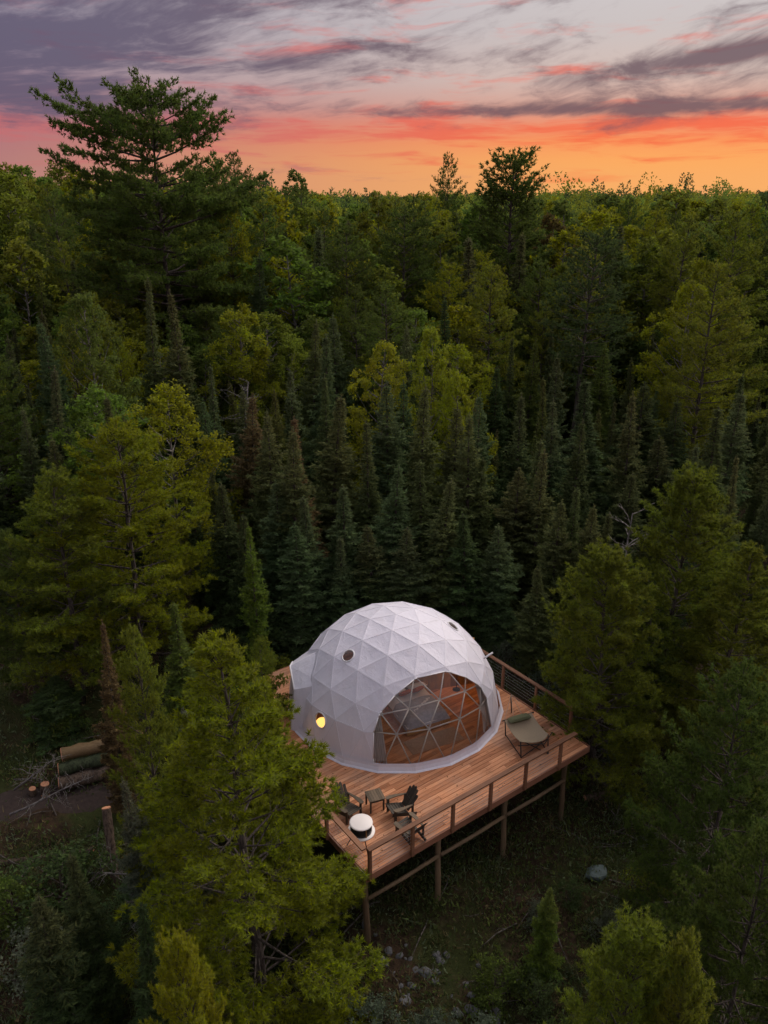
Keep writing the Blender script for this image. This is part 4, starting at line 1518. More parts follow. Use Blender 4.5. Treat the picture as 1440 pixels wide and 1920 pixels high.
# key, x, y, top height, crown radius, tone, label, group
TREES = [
    ('pine_giant', -16.17, 60.00, 27.87, 7.10, 'pd', 'tallest white pine, spreading dark layered limbs against the sunset sky', None),
    ('pine_mid0', -20.56, 118.00, 25.86, 4.60, 'pd', 'small pine tip on the skyline just right of the giant pine', None),
    ('pine_mid1', -19.88, 100.00, 24.32, 4.20, 'pd', 'low pine crown on the skyline touching the giant pine', None),
    ('pine_mid2', -20.80, 150.00, 23.63, 3.60, 'dk', 'small dark conical tip on the skyline left of the round airy tree', None),
    ('farbroad0', -13.81, 135.00, 24.25, 4.20, 'pd', 'round airy treetop rising from the skyline left of centre', None),
    ('pine_mid1', 8.14, 110.00, 25.13, 3.80, 'pd', 'thin stepped pine on the skyline left of the upswept pine', None),
    ('pine_upswept', 10.44, 72.00, 23.44, 5.80, 'pd', 'tall pine with upswept limbs on the skyline right of centre', None),
    ('pine_mid2', 1.54, 66.00, 19.56, 5.00, 'pd', 'broad layered dark pine in the middle of the forest', None),
    ('pine_red', 12.82, 52.00, 18.13, 2.90, 'dk', 'dark tufted pine with a long bare grey trunk right of centre', None),
    ('pine_mid0', 7.30, 55.00, 16.14, 3.40, 'pine', 'open olive pine in front of the upswept pine', None),
    ('pine_mid0', 23.29, 55.00, 19.47, 4.00, 'pine', 'olive pine cut by the right edge of the picture, high up', None),
    ('pine_mid1', 18.35, 45.00, 16.95, 3.80, 'pine', 'yellow green layered pine near the right edge, mid height', None),
    ('pine_mid2', -2.76, 62.00, 18.59, 3.80, 'pd', 'dull dark pine left of the broad layered pine', None),
    ('broad_column', -9.22, 50.00, 14.27, 2.90, 'yl', 'bright yellow green columnar broadleaf tree left of centre', None),
    ('broad1', -10.03, 35.00, 12.91, 2.60, 'yg', 'yellow green broadleaf tree behind the pine with the pale trunk', None),
    ('broad0', -0.58, 43.00, 13.31, 2.30, 'yl', 'bright rounded broadleaf crown above the spruces, left of its pair', None),
    ('broad2', 2.60, 43.50, 14.02, 2.00, 'yl', 'bright broadleaf crown above the spruces, taller one of a pair', None),
    ('broad1', 4.22, 42.00, 12.01, 1.80, 'yg', 'low broadleaf crown stepping down from the bright pair', None),
    ('broad2', -15.39, 42.00, 16.01, 2.60, 'pd', 'thin leaved broadleaf tree with pale forked trunk at left', None),
    ('broad0', 18.56, 50.00, 15.77, 3.00, 'yg', 'rounded yellow green broadleaf tree at right mid height', None),
    ('farbroad1', 21.73, 82.00, 19.30, 3.80, 'yg', 'pale birch with white forked trunk below the right skyline', None),
    ('farbroad2', -10.02, 78.00, 20.74, 4.20, 'yg', 'large rounded yellow green tree below the left skyline', None),
    ('farbroad0', 14.94, 75.00, 18.97, 3.60, (0.1, 0.085, 0.03), 'brownish tree just right of the upswept pine', None),
    ('broad0', 21.44, 55.00, 16.82, 2.60, 'yg', 'pale broadleaf crown beside the layered pine at the right edge', None),
    ('pine_wide', -10.04, 28.00, 12.91, 4.10, 'yg', 'large yellow green pine with a pale sinuous trunk at left', None),
    ('pine_loose', -11.88, 26.00, 11.65, 2.60, 'pine', 'pine with spiky top at the left edge below mid height', None),
    ('pine_front', -3.30, 15.20, 11.26, 3.55, (0.195, 0.225, 0.026), 'big foreground pine whose branches hide the near left deck corner', None),
    ('pine_loose', -6.39, 18.00, 10.01, 1.35, 'pine', 'slim tufted pine left of the big foreground pine', None),
    ('spruce2', -8.74, 21.00, 8.62, 0.95, 'br2', 'small reddish brown spruce behind the slim tufted pine', None),
    ('spruce3', -5.23, 16.50, 8.48, 1.20, 'li', 'grey lichen hung spruce beside the foreground pine', None),
    ('spruce1', -6.00, 15.50, 7.17, 1.00, 'li', 'grey green spruce right of the broken trunk', None),
    ('pine_bushy', -3.27, 10.20, 7.79, 1.20, 'yg', 'small yellow green pine top at the bottom edge, left', None),
    ('spruce1', -4.95, 27.00, 9.25, 1.15, 'gr', 'slender bright green spruce left of the dome', None),
    ('pine_front', -3.41, 19.50, 7.62, 1.25, 'yg', 'small yellow green pine peeking between the foreground pine and the dome', None),
    ('pine_loose', -4.30, 23.60, 6.36, 1.25, 'pine', 'dim loose pine close behind the left side of the dome', None),
    ('pine_loose', -13.85, 26.50, 9.11, 1.90, 'pd', 'pine at the left edge standing behind the clearing', None),
    ('spruce2', -7.39, 14.50, 6.12, 1.30, 'dk', 'dark low spruce below the clearing at left', None),
    ('spruce0', -7.79, 13.00, 6.08, 1.40, 'dk', 'dark spruce in the bottom left corner', None),
    ('spruce3', -5.28, 12.60, 6.38, 1.40, 'dk', 'dark spruce under the foreground pine, bottom left', None),
    ('spruce1', -12.18, 24.50, 4.24, 1.70, 'dk', 'dark spruce behind the left clearing', None),
    ('spruce3', -7.15, 24.00, 7.59, 1.60, 'pd', 'dark spruce between the pale trunk pine and the foreground pine', None),
    ('pine_loose', -4.60, 21.50, 6.44, 1.50, 'pd', 'dim pine behind the foreground pine, left of the dome', None),
    ('pine_bushy', 11.02, 27.00, 11.04, 3.10, 'pine', 'tall bushy pine with visible dark trunk at right, behind the nearer one', None),
    ('pine_bushy', 7.75, 23.60, 9.40, 2.70, 'pine', 'green bushy pine beside the deck corner, right of the hammock', None),
    ('pine_front', 12.33, 24.50, 9.58, 2.50, 'pine', 'yellowish pine cut by the right edge beside the bushy pine', None),
    ('pine_wide', 9.48, 17.50, 9.24, 2.60, 'pd', 'dark pine reaching in from the right edge beside the deck', None),
    ('pine_wide', 7.83, 12.50, 8.54, 2.20, 'pd', 'dark pine branches at the right edge low down', None),
    ('pine_bushy', 4.44, 10.00, 8.36, 1.70, 'pine', 'yellow green pine top at the bottom edge, right', None),
    ('pine_bushy', 5.75, 9.60, 8.29, 1.10, 'pine', 'smaller yellow green pine top in the bottom right corner', None),
    ('spruce0', 4.46, 16.00, 3.27, 0.70, 'gr', 'young spruce sapling on the slope below the deck', None),
    ('broad2', 10.46, 26.50, 6.69, 1.90, 'pd', 'leafy dim crown between the two bushy pines', None),
    ('spruce0', 0.18, 38.00, 12.17, 1.75, 'bg', 'dark green narrow spruce, fifth from the left in the third row behind the dome', 'spruces in the stand behind the dome'),
    ('spruce1', 1.28, 40.00, 11.70, 1.50, 'bg', 'dark green narrow spruce, third from the left in the back row behind the dome', 'spruces in the stand behind the dome'),
    ('spruce2', 1.85, 37.00, 12.22, 1.60, 'br', 'brown tinged narrow spruce, sixth from the left in the third row behind the dome', 'spruces in the stand behind the dome'),
    ('spruce3', -3.40, 45.00, 13.26, 1.90, 'bg', 'dark green pointed spruce beyond the stand, fifth from the left of those standing apart', 'single spruces in the farther forest'),
    ('spruce0', -2.81, 50.00, 13.63, 1.80, 'bg', 'dark green pointed spruce beyond the stand, sixth from the left of those standing apart', 'single spruces in the farther forest'),
    ('spruce1', -4.62, 48.00, 13.59, 1.50, 'br', 'brown tinged pointed spruce beyond the stand, fourth from the left of those standing apart', 'single spruces in the farther forest'),
    ('spruce2', -2.72, 36.00, 11.94, 2.00, 'br', 'brown tinged narrow spruce, third from the left in the third row behind the dome', 'spruces in the stand behind the dome'),
    ('spruce3', -0.73, 35.00, 10.99, 1.35, 'br', 'brown tinged narrow spruce, fourth from the left in the third row behind the dome', 'spruces in the stand behind the dome'),
    ('spruce0', 3.27, 35.00, 11.62, 1.50, 'br', 'brown tinged narrow spruce, seventh from the left in the third row behind the dome', 'spruces in the stand behind the dome'),
    ('spruce1', 3.91, 33.50, 11.64, 1.60, 'br', 'brown tinged narrow spruce, sixth from the left in the second row behind the dome', 'spruces in the stand behind the dome'),
    ('spruce2', 2.37, 31.50, 9.47, 1.60, 'br', 'brown tinged narrow spruce, tenth from the left in the front row behind the dome', 'spruces in the stand behind the dome'),
    ('spruce3', 1.73, 32.50, 9.82, 1.70, 'br', 'brown tinged narrow spruce, fifth from the left in the second row behind the dome', 'spruces in the stand behind the dome'),
    ('spruce0', 1.56, 46.00, 13.59, 1.30, 'bg', 'dark green pointed spruce beyond the stand, seventh from the left of those standing apart', 'single spruces in the farther forest'),
    ('spruce1', -8.96, 58.00, 16.68, 2.00, 'bg', 'dark green pointed spruce beyond the stand, third from the left of those standing apart', 'single spruces in the farther forest'),
    ('spruce2', 6.60, 37.00, 11.88, 1.50, 'dk', 'very dark narrow spruce, eighth from the left in the third row behind the dome', 'spruces in the stand behind the dome'),
    ('spruce3', 6.63, 34.00, 10.48, 1.50, 'br', 'brown tinged narrow spruce, ninth from the left in the second row behind the dome', 'spruces in the stand behind the dome'),
    ('spruce0', 5.93, 33.00, 9.36, 1.60, 'br', 'brown tinged narrow spruce, eighth from the left in the second row behind the dome', 'spruces in the stand behind the dome'),
    ('spruce1', 4.92, 30.50, 7.74, 1.35, 'bg', 'dark green narrow spruce, twelfth from the left in the front row behind the dome', 'spruces in the stand behind the dome'),
    ('spruce2', 6.28, 28.50, 6.80, 1.10, 'br', 'brown tinged narrow spruce, thirteenth from the left in the front row behind the dome', 'spruces in the stand behind the dome'),
    ('spruce3', 7.90, 31.00, 9.41, 1.30, 'br', 'brown tinged narrow spruce, fifteenth from the left in the front row behind the dome', 'spruces in the stand behind the dome'),
    ('spruce0', 7.16, 30.20, 9.05, 1.20, 'br', 'brown tinged narrow spruce, fourteenth from the left in the front row behind the dome', 'spruces in the stand behind the dome'),
    ('spruce1', 8.49, 30.00, 8.89, 1.20, 'br', 'brown tinged narrow spruce, sixteenth from the left in the front row behind the dome', 'spruces in the stand behind the dome'),
    ('spruce2', 9.53, 31.00, 8.09, 1.10, 'br', 'brown tinged narrow spruce, seventeenth from the left in the front row behind the dome', 'spruces in the stand behind the dome'),
    ('spruce3', 10.60, 40.00, 11.68, 2.10, 'bg', 'dark green narrow spruce, fourth from the left in the back row behind the dome', 'spruces in the stand behind the dome'),
    ('spruce0', 14.05, 42.00, 11.29, 2.00, 'dk', 'very dark narrow spruce, fifth from the left in the back row behind the dome', 'spruces in the stand behind the dome'),
    ('spruce1', 15.38, 40.00, 10.76, 1.60, 'dk', 'very dark narrow spruce, sixth from the left in the back row behind the dome', 'spruces in the stand behind the dome'),
    ('spruce2', 13.79, 34.00, 9.98, 1.50, 'br', 'brown tinged narrow spruce, twelfth from the left in the second row behind the dome', 'spruces in the stand behind the dome'),
    ('spruce3', 15.37, 35.00, 11.62, 2.00, 'br', 'brown tinged narrow spruce, tenth from the left in the third row behind the dome', 'spruces in the stand behind the dome'),
    ('spruce0', 16.82, 37.00, 11.96, 1.60, 'bg', 'dark green narrow spruce, eleventh from the left in the third row behind the dome', 'spruces in the stand behind the dome'),
    ('spruce1', -5.19, 34.00, 11.51, 1.60, 'br', 'brown tinged narrow spruce, first from the left in the second row behind the dome', 'spruces in the stand behind the dome'),
    ('spruce2', -5.84, 36.00, 10.72, 1.40, 'br', 'brown tinged narrow spruce, second from the left in the third row behind the dome', 'spruces in the stand behind the dome'),
    ('spruce3', -3.79, 33.50, 11.64, 1.30, 'br2', 'reddish brown narrow spruce, third from the left in the second row behind the dome', 'spruces in the stand behind the dome'),
    ('spruce0', -3.95, 32.00, 11.59, 1.50, 'br', 'brown tinged narrow spruce, second from the left in the second row behind the dome', 'spruces in the stand behind the dome'),
    ('spruce1', -6.74, 37.00, 11.70, 1.50, 'br2', 'reddish brown narrow spruce, first from the left in the third row behind the dome', 'spruces in the stand behind the dome'),
    ('spruce2', -11.89, 46.00, 15.57, 1.70, 'br', 'brown tinged pointed spruce beyond the stand, second from the left of those standing apart', 'single spruces in the farther forest'),
    ('spruce3', -13.68, 46.00, 16.24, 1.60, 'br', 'brown tinged pointed spruce beyond the stand, first from the left of those standing apart', 'single spruces in the farther forest'),
    ('spruce0', -16.44, 40.00, 14.89, 1.50, 'bg', 'dark green narrow spruce, second from the left in the back row behind the dome', 'spruces in the stand behind the dome'),
    ('spruce1', -17.93, 42.00, 14.25, 1.30, 'bg', 'dark green narrow spruce, first from the left in the back row behind the dome', 'spruces in the stand behind the dome'),
    ('spruce2', 6.89, 32.50, 10.31, 1.40, 'br', 'brown tinged narrow spruce, tenth from the left in the second row behind the dome', 'spruces in the stand behind the dome'),
    ('spruce3', 23.77, 75.00, 16.59, 1.90, 'dk', 'very dark pointed spruce beyond the stand, ninth from the left of those standing apart', 'single spruces in the farther forest'),
    ('spruce0', 6.64, 80.00, 17.05, 2.00, 'dk', 'very dark pointed spruce beyond the stand, eighth from the left of those standing apart', 'single spruces in the farther forest'),
    ('spruce1', 0.34, 32.00, 9.94, 1.50, 'bg', 'dark green narrow spruce, fourth from the left in the second row behind the dome', 'spruces in the stand behind the dome'),
    ('spruce2', -1.57, 31.20, 9.38, 1.60, 'bg', 'dark green narrow spruce, seventh from the left in the front row behind the dome', 'spruces in the stand behind the dome'),
    ('spruce3', -2.97, 30.50, 9.05, 1.60, 'bg', 'dark green narrow spruce, fifth from the left in the front row behind the dome', 'spruces in the stand behind the dome'),
    ('spruce0', -3.46, 29.50, 8.16, 1.40, 'bg', 'dark green narrow spruce, fourth from the left in the front row behind the dome', 'spruces in the stand behind the dome'),
    ('spruce1', -0.45, 30.50, 7.74, 1.40, 'dk', 'very dark narrow spruce, eighth from the left in the front row behind the dome', 'spruces in the stand behind the dome'),
    ('spruce2', 3.57, 30.60, 8.30, 1.50, 'dk', 'very dark narrow spruce, eleventh from the left in the front row behind the dome', 'spruces in the stand behind the dome'),
    ('spruce3', -1.76, 29.80, 7.43, 1.30, 'bg', 'dark green narrow spruce, sixth from the left in the front row behind the dome', 'spruces in the stand behind the dome'),
    ('spruce0', -4.52, 31.50, 9.28, 1.50, 'bg', 'dark green narrow spruce, third from the left in the front row behind the dome', 'spruces in the stand behind the dome'),
    ('spruce1', 0.89, 30.40, 7.66, 1.40, 'bg', 'dark green narrow spruce, ninth from the left in the front row behind the dome', 'spruces in the stand behind the dome'),
    ('spruce2', -6.66, 31.00, 9.57, 1.50, 'dk', 'very dark narrow spruce, first from the left in the front row behind the dome', 'spruces in the stand behind the dome'),
    ('spruce3', -5.71, 29.00, 8.83, 1.40, 'dk', 'very dark narrow spruce, second from the left in the front row behind the dome', 'spruces in the stand behind the dome'),
    ('spruce0', 13.76, 37.00, 9.64, 1.70, 'dk', 'very dark narrow spruce, ninth from the left in the third row behind the dome', 'spruces in the stand behind the dome'),
    ('spruce1', 11.15, 34.00, 9.02, 1.50, 'dk', 'very dark narrow spruce, eleventh from the left in the second row behind the dome', 'spruces in the stand behind the dome'),
    ('spruce2', 11.14, 31.00, 8.38, 1.40, 'dk', 'very dark narrow spruce, eighteenth from the left in the front row behind the dome', 'spruces in the stand behind the dome'),
    ('spruce3', 4.39, 33.50, 9.69, 1.40, 'br', 'brown tinged narrow spruce, seventh from the left in the second row behind the dome', 'spruces in the stand behind the dome'),
]
for key, x, y, zt, rad, c_, lab, grp in TREES:
    tree(key, x, y, zt, rad * (1.34 if key.startswith('spruce') and y > 28 else 1.0), c_, lab, grp)

# the forest round and behind: trees that can still be told apart
rf = random.Random(23)
HALF = 1.06 * 720 / 1480


def in_view(x, y):
    return y > 8 and abs(x) < HALF * (y * 0.93 + 7.6) + 2.5


def free(x, y, need):
    for (a, b_, r_) in taken:
        if (a - x) ** 2 + (b_ - y) ** 2 < need * need:
            return False
    return True


count = {'spruce': 0, 'pine': 0, 'broad': 0}
cand = []
for k in range(9000):
    y = 31 + 105 * rf.random() ** 0.75
    x = rf.uniform(-1, 1) * (HALF * (y * 0.93 + 7.6) + 3)
    cand.append((y, x))
cand.sort()
for y, x in cand:
    if 27 < y < 33 and -4.5 < x < 7.5:
        continue
    sp_ = 1.75 + 0.030 * (y - 30)
    if not free(x, y, sp_):
        continue
    right = sm(x, -5, 12)
    w = rf.random()
    ps = float(np.interp(y, [30, 42, 55, 80, 140], [0.80, 0.55, 0.30, 0.16, 0.12]))
    pp_ = 0.17 if y > 40 else 0.10
    if x < -8 and y < 90:
        ps *= 0.75
        pp_ += 0.08
    g0 = float(ground_z(x, y))
    side = x / (HALF * (y * 0.93 + 7.6))
    zone = 'at the left edge' if side < -0.75 else 'left of centre' if side < -0.2 else 'near the centre' if side < 0.25 else 'right of centre' if side < 0.75 else 'at the right edge'
    stand = (-0.55 < side < 0.75 and y < 47) or (side > 0.2 and y < 58)
    if stand:
        ps, pp_ = 1.0, 0.0
    if y > 60:
        ps, pp_ = ps + 0.08, pp_ + 0.08
    if w < ps and count['spruce'] < 230:
        hh = rf.uniform(6.0, 10.5) if stand else rf.uniform(7.5, 13) if y < 60 else rf.uniform(10.5, 16)
        far = y > 62
        key = ('farspruce%d' % rf.randint(0, 1)) if far else 'spruce%d' % rf.randint(0, 3)
        c_ = rf.choice(['bg', 'br', 'dk', 'br', 'bg', 'pd'])
        lab, grp = (('dark spruce tip in the distant forest below the skyline, ' + zone, 'distant spruces') if far else
                    ('dim spruce in the dark mid-distance forest, ' + zone, 'mid-distance spruces'))
        tree(key, x, y, g0 + hh, hh * rf.uniform(0.14, 0.19), c_, lab, grp)
        count['spruce'] += 1
    elif w < ps + pp_ and count['pine'] < 80:
        hh = rf.uniform(10, 14) if y < 60 else rf.uniform(13, 17.5)
        key = 'pine_mid%d' % rf.randint(0, 2)
        far = y > 62
        lab, grp = (('olive pine crown in the distant forest below the skyline, ' + zone, 'distant pines') if far else
                    ('olive pine crown in the forest behind the spruce stand, ' + zone, 'mid-distance pines'))
        tree(key, x, y, g0 + hh, hh * rf.uniform(0.2, 0.27), rf.choice(['pine', 'pd', 'pd', 'yg']), lab, grp)
        count['pine'] += 1
    elif count['broad'] < 230:
        hh = rf.uniform(8.5, 12) if y < 60 else rf.uniform(11.5, 15.5) if y < 80 else rf.uniform(13, 17)
        far = y > 55
        key = ('farbroad%d' % rf.randint(0, 2)) if far else 'broad%d' % rf.randint(0, 2)
        lab, grp = (('rounded yellow green crown in the distant forest below the skyline, ' + zone, 'distant broadleaf trees') if far else
                    ('leafy green crown in the forest behind the spruce stand, ' + zone, 'mid-distance broadleaf trees'))
        tree(key, x, y, g0 + hh, hh * rf.uniform(0.23, 0.31), rf.choice(['yg', 'pine', 'gr', 'pine', 'gr', 'pd', 'yg']), lab, grp)
        count['broad'] += 1

# the far wood, one mass to the horizon
rng = np.random.default_rng(77)
TT, TC = [], []
pts_far = []
for k in range(2600):
    y = 118 + 900 * rng.random() ** 1.9
    x = rng.uniform(-1, 1) * (HALF * (y * 0.93 + 8) + 6)
    if y < 150 and not free(x, y, 3.2):
        continue
    pts_far.append((x, y))
for x, y in pts_far:
    g0 = float(ground_z(x, y))
    conifer = rng.random() < 0.3
    h = 14.2 + 2.2 * math.sin(x * 0.11 + 1.3 * math.sin(y * 0.05)) * math.cos(y * 0.07) + rng.uniform(-1.5, 1.5)
    if rng.random() < 0.10:
        conifer, h = rng.random() < 0.6, h + rng.uniform(1.0, 4.5)
    n_ = int(np.interp(y, [118, 250, 600, 1100], [420, 260, 130, 90]))
    sz = np.interp(y, [118, 250, 600, 1100], [0.42, 0.6, 1.1, 1.5])
    t = rng.random(n_)
    if conifer:
        r_ = h * 0.17 * (1 - t) ** 0.8 + 0.15
        zz = h * (0.1 + 0.9 * t)
    else:
        r_ = h * 0.25 * np.interp(t, [0, 0.3, 0.6, 0.85, 1], [0.6, 1, 0.95, 0.6, 0.15]) * rng.uniform(0.55, 1.1, n_)
        zz = h * (0.2 + 0.8 * t)
    az = rng.uniform(0, 6.283, n_)
    lob = 1 + 0.22 * np.sin(az * 3 + t * 9 + x)
    P_ = np.stack([x + np.cos(az) * r_ * lob, y + np.sin(az) * r_ * lob, g0 + zz], 1)
    D_ = unit(rng.normal(size=(n_, 3)) + np.stack([np.cos(az), np.sin(az), np.full(n_, 0.7)], 1) * 0.6)
    TT.append(spikes(P_, D_, sz * rng.uniform(0.6, 1.3, n_), sz * 0.75, rng))
    base_c = np.array([COLS['dk'], COLS['yg'], COLS['pine'], COLS['gr']][0 if conifer else rng.integers(1, 4)])
    TC.append(np.repeat((base_c * 1.25 * rng.uniform(0.75, 1.2))[None], n_, 0) * rng.uniform(0.8, 1.2, (n_, 1)))
m, nb, out = new_mat('far_foliage')
at_n = nb.n('ShaderNodeAttribute', attribute_name='tint')
d = nb.n('ShaderNodeBsdfDiffuse')
t_ = nb.n('ShaderNodeBsdfTranslucent')
nb.t.links.new(at_n.outputs['Color'], d.inputs[0])
nb.t.links.new(at_n.outputs['Color'], t_.inputs[0])
mx = nb.n('ShaderNodeMixShader')
mx.inputs[0].default_value = 0.3
nb.t.links.new(d.outputs[0], mx.inputs[1])
nb.t.links.new(t_.outputs[0], mx.inputs[2])
nb.t.links.new(mx.outputs[0], out.inputs[0])
MAT['far'] = m
fo = link('forest', tri_mesh('forest', np.concatenate(TT), m, np.concatenate(TC)))
tag(fo, 'far mixed forest reaching to the horizon under the sunset', None, None, 'stuff')

# ------------------------------------------------------------------ clearing: logs, broken trunk, dead branches
MAT['log_bark'] = bark('log_bark', (0.05, 0.036, 0.027), (0.15, 0.11, 0.08))
MAT['log_tan'] = wood('peeled_log', (0.13, 0.085, 0.04), (0.26, 0.175, 0.085), rnd=0.1)
MAT['log_moss'] = bark('mossy_bark', (0.03, 0.038, 0.022), (0.07, 0.088, 0.045))
MAT['cut'] = plain('fresh_cut_wood', (0.5, 0.24, 0.13), 0.8, var=0.3, scale=20)


def log(name, a, b_, r, bmat, label, group, cat='log'):
    a, b_ = Vector(a), Vector(b_)
    e = empty(name, a, 0, label, cat, group)
    d = b_ - a
    rl = random.Random(label)
    n_ = 9
    MB().tube([d * (i / n_) + Vector((0, 0, rl.uniform(-0.03, 0.03))) for i in range(n_ + 1)],
              [r * rl.uniform(0.86, 1.08) for _ in range(n_ + 1)], 12, cap=False).build('bark', MAT[bmat], e, True)
    dn = d.normalized()
    for p, s in ((Vector((0, 0, 0)), -1), (d, 1)):
        MB().tube([p - dn * s * 0.012, p + dn * s * 0.012], [r * 0.97, r * 0.93], 12).build('cut_end', MAT['cut'], e)
    return e


lz = float(ground_z(-10.5, 22.6)) + 0.05
grp = 'logs piled at the clearing'
log('felled_log', (-11.3, 21.95, lz + 0.24), (-8.7, 22.95, lz + 0.24), 0.24, 'log_bark', 'brown log at the front foot of the log pile', grp)
log('felled_log', (-11.45, 22.4, lz + 0.26), (-8.9, 23.4, lz + 0.26), 0.25, 'log_bark', 'brown log at the back foot of the log pile', grp)
log('felled_log', (-11.35, 22.2, lz + 0.66), (-8.8, 23.2, lz + 0.66), 0.22, 'log_moss', 'green mossy log in the middle of the log pile', grp)
log('felled_log', (-11.3, 22.5, lz + 1.05), (-8.75, 23.55, lz + 1.05), 0.25, 'log_tan', 'peeled tan log on top of the log pile', grp)
log('log_round', (-11.75, 21.75, lz - 0.05), (-11.7, 21.77, lz + 0.40), 0.15, 'log_bark', 'short log round with orange cut top beside the log pile, larger one', 'log rounds')
log('log_round', (-12.15, 21.65, lz - 0.05), (-12.1, 21.65, lz + 0.30), 0.12, 'log_bark', 'short log round with pale cut top beside the log pile, smaller one', 'log rounds')
log('broken_trunk', (-8.25, 18.2, 0.3), (-8.62, 19.3, 2.95), 0.14, 'log_bark', 'dark leaning broken trunk with an orange cut top below the clearing', None, 'trunk')
log('fallen_log', (7.35, 22.9, float(ground_z(7.7, 22.8)) + 0.1), (8.3, 23.1, float(ground_z(7.7, 22.8)) + 0.14), 0.13, 'bark_dead' if False else 'log_bark',
    'short dark fallen log under the deck corner', None)
log('fallen_log', (-13.5, 18.5, float(ground_z(-13.5, 18.5)) + 0.12), (-9.3, 19.4, float(ground_z(-9.3, 19.4)) + 0.14), 0.09, 'log_bark',
    'long thin fallen log at the edge of the bare earth path', None)
DEAD = [dead_mesh(101 + k, 4.0, 1.5, 30) for k in range(3)]
DEADM = [x.mesh('branches', True) for x in DEAD]
for me_ in DEADM:
    me_.materials.append(MAT['bark_dead'])


def dead(k, x, y, s, rx, rz, label, dz=0.0, nm='dead_tree'):
    o = link(nm, DEADM[k])
    o.location = (x, y, float(ground_z(x, y)) + dz)
    o.rotation_euler = (rx, 0, rz)
    o.scale = (s, s, s)
    return tag(o, label, 'dead tree' if nm == 'dead_tree' else 'dead branch', 'bare dead wood')


dead(0, -12.7, 21.6, 0.75, R(50), R(70), 'pale bare dead branch at the left edge beside the log pile', 0.2, 'dead_branch')
dead(1, -12.2, 20.2, 0.75, R(68), R(100), 'pale bare dead branch reaching over the bare earth path', 0.5, 'dead_branch')
dead(2, -9.2, 18.6, 0.8, R(60), R(60), 'tangle of grey dead twigs below the bare earth path', 0.1, 'dead_branch')
dead(0, 9.6, 28.6, 1.85, 0.05, 1.0, 'pale bare dead treetop between the spruces and the bushy pine', 0.0)
dead(1, -8.6, 45, 2.2, 0.1, 2.0, 'small white dead snag beside the bright columnar tree', 0.0)
dead(1, -6.5, 16.0, 1.0, 0.1, 0.4, 'bare twiggy dead sapling beside the foreground pine', 0.0)

# ------------------------------------------------------------------ rocks
MAT['rock'] = plain('grey_rock', (0.12, 0.12, 0.122), 0.9, var=0.45, scale=5, bump_s=0.8)
MAT['rock2'] = plain('lichen_boulder', (0.09, 0.12, 0.112), 0.9, var=0.4, scale=6, bump_s=0.8)


def rock_mesh(seed):
    bm_ = bmesh.new()
    bmesh.ops.create_icosphere(bm_, subdivisions=3, radius=1)
    rg = np.random.default_rng(seed)
    ks = rg.normal(size=(7, 3)) * 1.6
    ph = rg.uniform(0, 6, 7)
    pl = unit(rg.normal(size=(8, 3)))
    for v in bm_.verts:
        p = np.array(v.co)
        k = 1 + 0.10 * sum(math.sin(p @ ks[i] * 2 + ph[i]) for i in range(7)) / 2
        for n_ in pl:
            k = min(k, 0.80 / max(0.05, p @ n_)) if p @ n_ > 0.6 else k
        v.co = v.co * k
    me = bpy.data.meshes.new('rock')
    bm_.to_mesh(me)
    bm_.free()
    return me


RM = [rock_mesh(k) for k in range(4)]
for me_ in RM:
    me_.materials.append(MAT['rock'])
rr_ = random.Random(8)


def rock(k, x, y, s, label, group=None, nm='rock', cat='rock'):
    o = link(nm, RM[k])
    o.location = (x, y, float(ground_z(x, y)) + 0.15 * s)
    o.rotation_euler = (rr_.uniform(-0.3, 0.3), rr_.uniform(-0.3, 0.3), rr_.uniform(0, 6.28))
    o.scale = (s * rr_.uniform(0.8, 1.3), s * rr_.uniform(0.7, 1.1), s * rr_.uniform(0.45, 0.75))
    return tag(o, label, cat, group)


bo = rock(0, 6.92, 19.45, 0.42, 'grey green boulder on the slope below the deck', None, 'boulder', 'boulder')
bo.data = bo.data.copy()
bo.data.materials[0] = MAT['rock2']
for k in range(46):
    t = rr_.random()
    x = -0.6 + 4.2 * t + rr_.gauss(0, 0.45)
    y = 16.9 - 2.2 * t + rr_.gauss(0, 0.7)
    rock(k % 4, x, y, rr_.uniform(0.05, 0.17), 'small grey rock in the scree below the deck', 'rocks in the scree below the deck')

